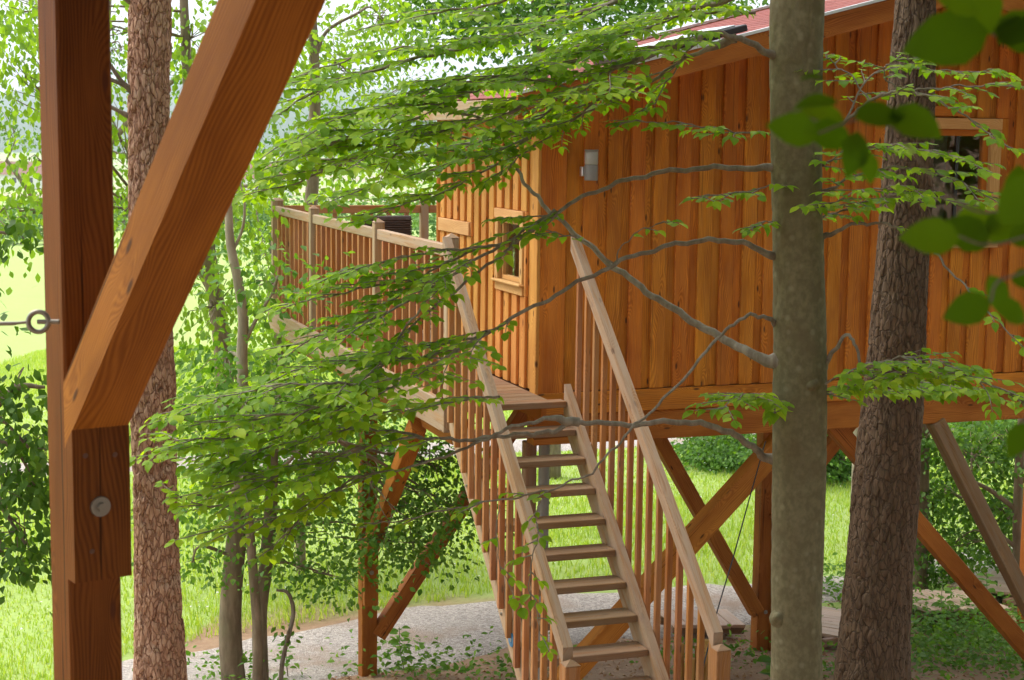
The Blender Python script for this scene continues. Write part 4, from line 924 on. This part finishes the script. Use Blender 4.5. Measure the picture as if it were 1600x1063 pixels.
tree('slender_tree', 'thin pale bare stem standing left of the deck', 'tree', [[(388, 760, 13, .05), (382, 640, 13, .046), (378, 560, 13, .046), (380, 500, 13, .043), (372, 440, 13, .04), (360, 380, 13, .036), (356, 300, 13, .03), (350, 180, 13, .02)],
     [(378, 545, 13, .018), (400, 500, 13, .015), (425, 460, 13, .01)], [(360, 400, 13, .014), (378, 360, 13, .012), (382, 320, 13, .01), (375, 285, 13, .006)]],
     [(430, 440, 13, .3, .4, .25, 1), (350, 560, 13.2, .35, .5, .2, 1), (400, 640, 12.8, .5, .5, .2, 1.4)], 900, .08, M['leaf_hornbeam'], M['pale_bark'])
tree('hornbeam_tree', 'twin trunked tree at the path edge under the beech leaves', 'tree',
     [[(366, 1075, 13.2, .105), (360, 1000, 13.2, .098), (362, 920, 13.2, .09), (372, 820, 13.2, .085), (380, 730, 13.2, .075), (390, 640, 13.4, .05)],
      [(408, 1075, 13.3, .07), (406, 960, 13.3, .062), (416, 880, 13.3, .06), (424, 780, 13.3, .055), (428, 690, 13.4, .04), (440, 560, 13.6, .03)],
      [(402, 1070, 12.9, .045), (403, 1000, 12.9, .042), (396, 900, 12.9, .04), (388, 800, 12.9, .036), (384, 740, 12.9, .03)],
      [(384, 745, 12.9, .016), (440, 730, 12.9, .015), (475, 700, 12.9, .013), (530, 690, 12.9, .009)]],
     [(330, 780, 13, .45, .5, .3, 1), (460, 840, 13.2, .7, .6, .4, 1.8), (620, 800, 13.4, .7, .6, .45, 2.0), (560, 720, 13.6, .7, .6, .4, 1.7), (690, 730, 13.8, .35, .5, .4, 1.2), (660, 850, 13.5, .5, .5, .25, 1.0), (380, 610, 13.8, .7, .8, .35, 1.5),
      (300, 880, 13, .28, .3, .15, .4), (470, 600, 14, .6, .7, .35, 1.3), (520, 900, 13.2, .5, .4, .2, .8), (330, 690, 13.5, .4, .4, .25, .6), (700, 790, 13.7, .25, .4, .25, .5)], 7000, .058, M['leaf_hornbeam'], M['bark'], hang=.2, spread=.17, flat=.3)
tree('curved_sapling', 'small hooked bare sapling stem beside the gravel path', 'sapling', [[(438, 1070, 13.0, .02), (442, 1030, 13.0, .019), (452, 990, 13, .018), (458, 960, 13, .018), (456, 940, 13, .017), (448, 925, 13, .016), (432, 922, 13, .012)]],
     [(447, 1000, 13, .05, .05, .12, 1)], 24, .06, M['leaf_hornbeam'], M['twig'], per=8, spread=.05)
tree('oak_tree', 'dark green oak foliage at the left edge behind the post', 'tree', [[(-160, 900, 9.5, .16), (-160, 700, 9.5, .15), (-165, 400, 9.5, .12), (-170, 100, 9.5, .1)], [(-160, 760, 9.5, .05), (-60, 690, 9.4, .04), (20, 610, 9.3, .02), (70, 605, 9.3, .01)]],
     [(15, 620, 9.3, .18, .35, .14, 1), (45, 700, 9.3, .14, .3, .16, 1), (10, 760, 9.3, .22, .35, .18, 1.2), (40, 850, 9.3, .12, .3, .12, .8), (5, 870, 9.3, .12, .3, .16, .8), (60, 770, 9.4, .1, .25, .14, .6), (15, 365, 9.3, .08, .15, .05, .25), (-140, 500, 9.4, .35, .5, .9, 2.), (-160, 100, 9.6, .4, .6, 1.2, 2)],
     2300, .07, M['leaf_oak'], M['bark'], spread=.11, hang=.3)
tree('ash_tree', 'slim tree with a thin dark trunk behind the deck railing', 'tree', [[(440, 700, 19, .13), (436, 600, 19, .13), (440, 540, 19, .12), (460, 470, 19, .1), (480, 380, 19, .08), (490, 250, 19, .075), (492, 120, 19, .06), (486, 0, 19, .05), (480, -80, 19, .04)],
     [(440, 560, 19, .06), (470, 540, 19, .05), (495, 505, 19, .04), (530, 430, 19, .03)], [(490, 100, 19, .03), (510, 50, 19, .02), (560, 20, 19, .015)]],
     [(440, 60, 19, .6, .8, .5, 1), (540, 110, 20, .8, .9, .6, 1.4), (600, 30, 20, .7, .8, .4, 1.0), (450, 380, 19.5, .5, .7, .6, 1.1), (500, 500, 18.5, .5, .5, .4, 1.0), (410, 480, 19, .4, .5, .5, .9), (640, 260, 22, .8, .8, .35, 1.2), (520, 270, 21, .6, .7, .4, .9), (420, 640, 18, .7, .7, .35, 1.2), (330, 600, 18, .5, .6, .4, .9)],
     5600, .08, M['leaf_cherry'], M['bark'], hang=.5, spread=.24)
tree('lime_tree', 'tall airy tree farther off behind the left pine', 'tree', [[(120, 760, 27, .16), (125, 500, 27, .15), (150, 250, 27, .12), (165, 0, 27, .1), (170, -120, 27, .06)], [(135, 420, 27, .06), (60, 320, 27, .05), (10, 250, 27, .03)], [(150, 250, 27, .06), (240, 150, 27, .05), (330, 90, 27, .03)], [(145, 320, 27, .05), (260, 300, 27, .04), (400, 290, 27, .03)]],
     [(20, 200, 27, .9, .9, .6, 1), (30, 50, 27, .9, .9, .7, 1), (190, 80, 27, .9, .9, .6, 1), (320, 120, 27, 1., .9, .7, 1.1), (420, 240, 27, .9, .9, .5, 1), (200, 250, 27, .6, .8, .5, .7), (330, 380, 26, .9, .9, .5, 1), (420, 420, 26, .7, .8, .5, .9), (180, 420, 27, .5, .6, .4, .5), (520, 180, 28, .9, .9, .7, 1), (640, 130, 28, .9, .9, .7, 1), (580, 250, 27, .8, .8, .4, .9)], 4000, .09, M['leaf_wood'], M['bark'], hang=.5, spread=.3, tw=.8)
tree('maple_tree', 'bushy green tree crown rising behind the red roof', 'tree', [[(860, 760, 24, .16), (860, 500, 24, .15), (850, 200, 24, .13), (840, 0, 24, .1), (830, -150, 24, .06)]],
     [(760, 40, 23, .9, .9, .6, 1.3), (880, 10, 23, 1.0, .9, .6, 1.4), (1010, -10, 23.5, 1.0, .9, .5, 1.3), (1130, -20, 24, 1., .9, .5, 1.1), (690, -20, 23, .8, .9, .6, 1), (820, -120, 24, 1.4, 1.2, 1., 1.5)], 7800, .11, M['leaf_wood'], M['bark'], spread=.26)
tree('round_bush', 'rounded pale green bush on the meadow beyond the brace', 'bush', [[(1150, 830, 25, .08), (1150, 760, 25, .05)]],
     [(1120, 740, 25, .65, .6, .55, 1.3), (1170, 700, 25.5, .8, .7, .5, 1.4), (1180, 790, 25, .5, .5, .3, .7), (1100, 700, 25.5, .4, .5, .35, .7)], 7000, .075, M['leaf_wood'], M['bark'], spread=.16)
tree('field_maple', 'dense green tree crown seen between beech and dark pine under the cabin', 'tree', [[(1310, 850, 24, .1), (1310, 700, 24, .09), (1300, 600, 24, .08)]],
     [(1270, 700, 24, .8, .7, .6, 1.3), (1310, 780, 24, .7, .6, .45, 1.1), (1240, 770, 24.5, .5, .6, .4, .8), (1340, 640, 24, 1., .8, .6, 1.2)], 6500, .085, M['leaf_wood'], M['bark'], spread=.2)
tree('pale_trunk_tree', 'pale straight tree trunk just left of the dark pine', 'tree', [[(1346, 935, 19.5, .14), (1344, 850, 19.5, .135), (1347, 740, 19.5, .13), (1350, 660, 19.5, .125), (1355, 400, 19.5, .11), (1360, 0, 19.5, .1)]],
     [(1350, -250, 19.5, 1.6, 1.4, 1.2, 1)], 900, .11, M['leaf_wood'], M['pale_bark'])
tree('ivy_tree', 'ivy covered trunk just right of the dark pine', 'tree', [[(1436, 945, 17.5, .10), (1438, 860, 17.5, .09), (1440, 740, 17.5, .085), (1442, 660, 17.5, .08), (1446, 300, 17.5, .07)]],
     [(1450, 690, 17.4, .18, .2, .3, 1), (1452, 880, 17.4, .2, .2, .3, 1.2), (1445, 780, 17.4, .1, .12, .4, .5), (1446, 830, 17.4, .1, .12, .3, .6)], 900, .07, M['leaf_oak'], M['bark'], spread=.1)
tree('woodland_tree', 'dark stemmed woodland tree filling the right edge below the cabin', 'tree', [[(1592, 920, 17, .06), (1590, 830, 17, .055), (1592, 740, 17, .05), (1598, 640, 17, .045)], [(1592, 800, 17, .03), (1545, 765, 17, .025), (1490, 740, 17, .015)], [(1592, 860, 17, .025), (1560, 830, 17, .02), (1520, 770, 17, .012)]],
     [(1520, 700, 17.5, .6, .7, .35, 1.4), (1590, 700, 17.5, .5, .7, .4, 1.2), (1480, 770, 18, .45, .6, .35, 1.0), (1560, 790, 18, .5, .6, .35, 1.1), (1620, 820, 17.5, .4, .6, .5, .8), (1490, 850, 18, .4, .5, .25, .7), (1570, 870, 18.5, .5, .5, .25, .8)],
     6400, .07, M['leaf_wood'], M['bark'], spread=.18)
tree('woodland_tree', 'dense far woodland crown behind the dark stemmed tree', 'tree', [[(1500, 850, 30, .15), (1500, 650, 30, .12)]],
     [(1480, 690, 30, 1.4, 1, .8, 1.2), (1600, 700, 30, 1.6, 1, .9, 1.3), (1420, 740, 31, 1., 1, .6, .8), (1560, 800, 29, 1.5, 1, .6, 1.1), (1690, 760, 29, 1.2, 1, .9, 1)], 6500, .13, M['leaf_hornbeam'], M['bark'], spread=.3)
tree('hedge_bush', 'loose shrub beneath the deck end beside the meadow', 'bush', [[(470, 800, 18, .05), (470, 720, 18, .04)]],
     [(440, 700, 18, .6, .6, .4, 1.2), (540, 660, 18.5, .6, .6, .35, 1.1), (380, 740, 17.5, .5, .5, .3, 1), (620, 700, 19, .5, .5, .3, .8)], 2000, .075, M['leaf_hornbeam'], M['bark'], spread=.2)
# tree line and village across the valley
for i in range(9):
    px = 20+i*85+U_(-25, 25); d = U_(110, 230); py = 531.5-F*math.tan(math.atan2(gz(0, d)+U_(2, 3)-5, d)+PITCH)
    tree('valley_tree', ['round green tree on the valley meadow, number %s from the left edge' % w_ for w_ in ('first', 'second', 'third', 'fourth', 'fifth', 'sixth', 'seventh', 'eighth', 'ninth')][i].replace('number ', ''), 'tree',
         [[(px, py+40*100/d, d, .2), (px, py, d, .15)]], [(px, py-10, d, U_(3, 7), 3, U_(1.6, 2.6), 1), (px+U_(-60, 60), py, d, U_(3, 5), 3, 2, .8)], 1300, .5, M['leaf_wood'], M['bark'], 'trees across the valley', T=T_MIN, spread=.9, tw=.05)
def farm(px, py, d, L, W, h, label, c=M['plaster']):
    p = P(px, py, d); z = gz(p[0], d); root = thing('farm_house', (p[0], d, z), label, 'house')
    x0, x1, y0, y1 = p[0]-L/2, p[0]+L/2, d, d+W
    v = [(x0, y0, z-1), (x1, y0, z-1), (x1, y1, z-1), (x0, y1, z-1), (x0, y0, z+h), (x1, y0, z+h), (x1, y1, z+h), (x0, y1, z+h)]
    link('wall', mesh('wall', v, [(0, 1, 5, 4), (1, 2, 6, 5), (2, 3, 7, 6), (3, 0, 4, 7)], c), None, root)
    e = 1.; ym = (y0+y1)/2; v = [(x0-e, y0-e, z+h-.3), (x1+e, y0-e, z+h-.3), (x1+e, ym, z+h+W*.4), (x0-e, ym, z+h+W*.4), (x1+e, y1+e, z+h-.3), (x0-e, y1+e, z+h-.3)]
    link('roof', mesh('roof', v, [(0, 1, 2, 3), (3, 2, 4, 5), (0, 3, 5), (1, 4, 2)], M['rooftile']), None, root)
    for i in range(4):
        xx = x0+L*(i+.5)/4; link('window', mesh('window', [(xx-.8, y0-.05, z+h*.4), (xx+.8, y0-.05, z+h*.4), (xx+.8, y0-.05, z+h*.75), (xx-.8, y0-.05, z+h*.75)], [(0, 1, 2, 3)], M['black']), None, root)
farm(35, 272, 640, 26, 12, 6, 'long white farm building far off at the left edge'); farm(390, 282, 560, 26, 12, 6, 'small white house far off behind the slender stems'); farm(300, 262, 700, 30, 12, 6, 'white house with red roof far off behind the brace')

# ------------------------------------------------------------------ grass, ground plants, litter
def scatter(n, x0, x1, y0, y1, keep): 
    x = rng.uniform(x0, x1, n*3); y = y0+(y1-y0)*rng.random(n*3)**1.25; ok = keep(x, y); return x[ok][:n], y[ok][:n]
def path_far(x):
    a = np.array([q for q in far]); return np.interp(x, a[:, 0], a[:, 1])
def path_near(x):
    a = np.array([q for q in near]); return np.interp(x, a[:, 0], a[:, 1])
rd = np.array([(-60, 22.5), g2(185, 722), g2(600, 697), g2(940, 676), g2(1070, 672), g2(1300, 660), (60, 45)]); rn = np.array([(-60, 21.4), g2(185, 742), g2(600, 722), g2(940, 702), g2(1070, 697), g2(1300, 682), (60, 41)])
def onroad(x, y): return (y < np.interp(x, rd[:, 0], rd[:, 1])+.1) & (y > np.interp(x, rn[:, 0], rn[:, 1])-.1)
def blades(name, x, y, h, wd, mat):
    n = len(x); z = ground(x, y); a = rng.uniform(0, 2*pi, n); dx, dy = np.cos(a)*wd, np.sin(a)*wd; lean = rng.normal(0, .35, (n, 2))*h[:, None]
    b = np.stack([x, y, z], 1); V_ = np.empty((n, 5, 3))
    V_[:, 0] = b-np.stack([dx, dy, 0*dx+.02], 1); V_[:, 1] = b+np.stack([dx, dy, 0*dx-.02], 1)
    m_ = b+np.stack([lean[:, 0]*.35, lean[:, 1]*.35, h*.6], 1); V_[:, 2] = m_+np.stack([dx, dy, 0*dx], 1)*.7; V_[:, 3] = m_-np.stack([dx, dy, 0*dx], 1)*.7; V_[:, 4] = b+np.stack([lean[:, 0], lean[:, 1], h], 1)
    i = (np.arange(n)*5)[:, None]; Fq = np.concatenate([i+np.array([[0, 1, 2]]), i+np.array([[0, 2, 3]]), i+np.array([[3, 2, 4]])], 1).reshape(-1, 3)
    return link(name, npmesh(name, V_.reshape(-1, 3), Fq, mat))
x, y = scatter(210000, -12, 12, 10.5, 42, lambda x, y: (y > path_far(x)+.05) & ((y > 14.4) | (x < -3.2)) & ~onroad(x, y) & (np.abs(x) < y*.34+1))
o = tag(blades('meadow_grass', x, y, rng.uniform(.03, .10, len(x))*(1+.5*np.sin(x*.9)*np.sin(y*.7)), rng.uniform(.003, .007, len(x))*(1+y/40), M['grass']), 'bright sunlit meadow grass beyond the gravel path', 'grass'); o['kind'] = 'stuff'
fx, fy = scatter(1500, -9, 9, 15, 34, lambda x, y: (y > path_far(x)+.1) & ~onroad(x, y)); nf = len(fx)
o = tag(leafobj('meadow_flowers', (np.stack([fx, fy, ground(fx, fy)+rng.uniform(.12, .24, nf)], 1), rng.normal(0, 1, (nf, 3))*np.array([1, 1, .2]), rng.normal(0, .4, (nf, 3))+np.array([0, 0, 1]), rng.uniform(.02, .04, nf)), T_MIN, M['plaster'], None), 'tiny pale flower heads scattered in the meadow', 'flowers')
def herbs(name, label, cat, spots, n, size, mat, hmax=.3, T=T_LOW):
    P_, A_, N_, S_ = [], [], [], []
    for (px, py, r, w_) in spots:
        c = PG(px, py); k_ = int(n*w_); q = rng.normal(0, r, (k_, 2)); x = c[0]+q[:, 0]; y = c[1]+q[:, 1]*1.3; h = rng.random(k_)**1.5*hmax
        P_.append(np.stack([x, y, ground(x, y)+h+.01], 1)); A_.append(rng.normal(0, 1, (k_, 3))*np.array([1, 1, .35])); N_.append(rng.normal(0, .35, (k_, 3))+np.array([0, -.2, 1])); S_.append(size*rng.uniform(.6, 1.3, k_))
    o = leafobj(name, (np.vstack(P_), np.vstack(A_), np.vstack(N_), np.hstack(S_)), T, mat, None); return tag(o, label, cat)
herbs('ground_cover', 'low leafy ground plants over the forest floor', 'ground cover', [(1500, 1000, .5, .25), (1580, 1040, .5, .22), (1450, 1030, .35, .12), (1470, 990, .3, .1), (1560, 1005, .25, .06), (1310, 925, .2, .06), (1430, 900, .3, .06), (1500, 895, .4, .06), (1400, 1055, .2, .03), (620, 1050, .3, .05), (820, 1058, .3, .03), (1290, 1055, .15, .02), (1060, 1050, .2, .03), (1160, 1035, .2, .02), (360, 1075, .3, .05), (700, 1062, .3, .03)], 5200, .06, M['herb'])
x = rng.uniform(-7, 8, 26000); y = rng.uniform(8, 17.5, 26000); ok = (y < path_near(x)+.1) & (np.abs(x) < y*.36+.6); x, y = x[ok], y[ok]; n = len(x)
o = tag(leafobj('leaf_litter', (np.stack([x, y, ground(x, y)+.012+rng.random(n)*.015], 1), rng.normal(0, 1, (n, 3))*np.array([1, 1, .2]), rng.normal(0, .3, (n, 3))+np.array([0, 0, 1]), rng.uniform(.02, .055, n)), T_MIN, M['litter'], None), 'brown fallen leaves on the forest floor', 'leaf litter')
# seedlings standing on the forest floor
def seedling(px, py, h, label, n=14, size=.07, mat=M['herb']):
    c = Vector(PG(px, py)); root = thing('seedling', c, label, 'plant'); A = Acc(); G_ = Grow()
    top = c+Vector((U_(-.06, .06), U_(-.06, .06), h)); pts = catmull([c, c.lerp(top, .5)+Vector((U_(-.03, .03), 0, 0)), top], 4); A.tube(pts, [.006*(1-.6*i/8) for i in range(9)], 5); A.build('stem', M['twig'], root)
    for i in range(n):
        t = .3+.7*i/n; p = c.lerp(top, t); a = i*2.4; d = Vector((cos(a), sin(a), .15)); G_.leaf(p+d*.02, d, Vector((d.x*-.3, -.3, 1)), size*U_(.7, 1.2))
    for p, a, n_, s_ in zip(*G_.data()): link('leaf', SLM[random.randrange(4)], leafmatx(p, a, n_, s_), root)
SLM = leafmeshes(M['herb'])
seedling(632, 1050, .42, 'leafy ash seedling in front of the gravel path right of the deck post', 22, .085); seedling(1210, 1075, .3, 'broad leaved seedling at the foot of the beech', 14, .13)
seedling(1478, 985, .5, 'grassy upright seedling right of the dark pine', 12, .1); seedling(1540, 975, .55, 'taller seedling among the ground plants at lower right', 18, .1); seedling(450, 1060, .3, 'small seedling beside the hooked sapling', 10, .07)
# boardwalk of planks
def boardwalk(label, a, b, wd, n, skew=0.):
    a, b = Vector(PG(*a)), Vector(PG(*b)); d = b-a; L = d.length; t = d.normalized(); root = thing('boardwalk', a, label, 'boardwalk'); side = t.cross(Vector((0, 0, 1))).normalized()
    for i in range(n):
        c = a+t*(L*(i+.5)/n); c.z = gz(c.x, c.y)+.16+U_(-.004, .004)
        plank('plank', c, side+t*skew+Vector((0, 0, U_(-.01, .01))), t, wd+U_(-.02, .02), L/n-.008, .035, M['board'], root, .004)
    for s_ in (-1, 1):
        p, q = a+side*s_*wd*.38, b+side*s_*wd*.38; p.z = gz(p.x, p.y)+.09; q.z = gz(q.x, q.y)+.09; beam('joist', p, q, Vector((0, 0, 1)), .08, .06, M['tread'], root)
boardwalk('plank boardwalk between the beech and the dark pine', (1240, 1010), (1360, 985), .95, 9, .5); boardwalk('plank boardwalk behind the stair handrails', (1040, 990), (1150, 990), .55, 5)
boardwalk('curving plank boardwalk right of the dark pine', (1410, 965), (1540, 962), .75, 8, .35); boardwalk('far end of the plank boardwalk at the right edge', (1530, 945), (1640, 915), .8, 8, .6)
# rotten stump and thin guy cable
sp_ = Vector(PG(1082, 1062)); root = thing('broken_stump', sp_, 'rotten splintered yellow tree stump behind the right stair railing', 'stump')
for i in range(26):
    a = i/26*2*pi; r = .13+U_(-.03, .03); p = sp_+Vector((cos(a)*r, sin(a)*r, -.1)); beam('splinter', p, p+Vector((cos(a)*.03+U_(-.04, .04), sin(a)*.03, U_(.2, .5))), Vector((cos(a), sin(a), 0)), .05, .035, M['splint'], root)
a = Acc(); a.tube([PV(1196, 690, 12.4), PV(1168, 790, 11.9), PV(1146, 870, 11.4), PV(1122, 950, 11.0), PV(1098, 1045, 10.6), PV(1080, 1130, 10.2)], .005, 6)
tag(a.build('guy_cable', M['cable'], None), 'thin black cable slanting down beside the right stair handrail', 'cable')
# unseen forest behind and beside the viewpoint, added to shade the near side
POS, A = [], Acc()
for (x, y, r, h) in ((-3.5, -7, 3.2, 15), (2, -5.5, 3.2, 16), (6, -3, 3.2, 15), (8.5, 2.5, 3.2, 16), (9.5, 8, 3., 15), (-8, -4, 3.2, 15), (0, -11, 4, 17), (7, -9, 4, 17), (-7, -11, 4, 17), (12, 12, 3, 15), (13, -2, 3.5, 16), (-1, -2.5, 2.0, 17), (4, 1, 2.2, 16)):
    z = gz(x, y); A.tube([(x, y, z-.2), (x+.1, y, z+5), (x, y+.1, z+h*.8)], [.24, .2, .08], 9); k_ = 420
    q = unit(rng.normal(0, 1, (k_, 3)))*rng.random((k_, 1))**.5*np.array([r, r, h*.42])+np.array([x, y, z+h*.56]); POS.append(np.repeat(q, 14, 0)+rng.normal(0, .33, (k_*14, 3)))
POS = np.vstack(POS); n = len(POS); keep = ~((POS[:, 1] > .3) & (np.abs(POS[:, 0]) < POS[:, 1]*.36+.4) & (POS[:, 2] < 5+POS[:, 1]*.12+.5)); POS = POS[keep]; n = len(POS)
V1, F1_ = leafgeo(POS, rng.normal(0, 1, (n, 3)), rng.normal(0, .5, (n, 3))+np.array([0, 0, 1]), rng.uniform(.22, .36, n), T_MIN)
o = tag(link('forest', npmesh('forest', V1, F1_, M['leaf_oak'])), 'unseen forest crowns behind and beside the viewpoint, added for shade', 'forest'); o['kind'] = 'stuff'
o = A.build('shade_forest_trunks', M['bark'], o); o['kind'] = 'stuff'
# high crown of the beech, above the picture
POS = []
for _ in range(150):
    q = Vector(rng.normal(0, 1, 3)).normalized()*(random.random()**.5); POS.append(np.array([1.5+q.x*3.2, 8.6+q.y*3.2, 10.6+q.z*2.8])+rng.normal(0, .3, (16, 3))*np.array([1, 1, .4]))
POS = np.vstack(POS); n = len(POS)
leafobj('crown', (POS, rng.normal(0, 1, (n, 3))*np.array([1, 1, .4]), rng.normal(0, .4, (n, 3))+np.array([0, 0, 1]), rng.uniform(.09, .15, n)), T_LOW, M['leaf_beech'], beech)
# the damp air of the valley
hz = bpy.data.materials.new('valley_haze'); hz.use_nodes = True; n_ = hz.node_tree; n_.nodes.remove(n_.nodes['Principled BSDF'])
pv = n_.nodes.new('ShaderNodeVolumePrincipled'); pv.inputs['Color'].default_value = (.82, .9, 1, 1); pv.inputs['Density'].default_value = .00022; pv.inputs['Anisotropy'].default_value = .2
n_.links.new(pv.outputs[0], n_.nodes['Material Output'].inputs['Volume'])
x0, x1, y0, y1, z0, z1 = -4200, 4200, -70, 8200, -60, 260
o = link('haze', mesh('haze', [(x, y, z) for x in (x0, x1) for y in (y0, y1) for z in (z0, z1)], [(0, 1, 3, 2), (4, 6, 7, 5), (0, 4, 5, 1), (2, 3, 7, 6), (0, 2, 6, 4), (1, 5, 7, 3)], hz)); o['kind'] = 'stuff'
tag(o, 'faint bluish haze in the valley air', 'haze')
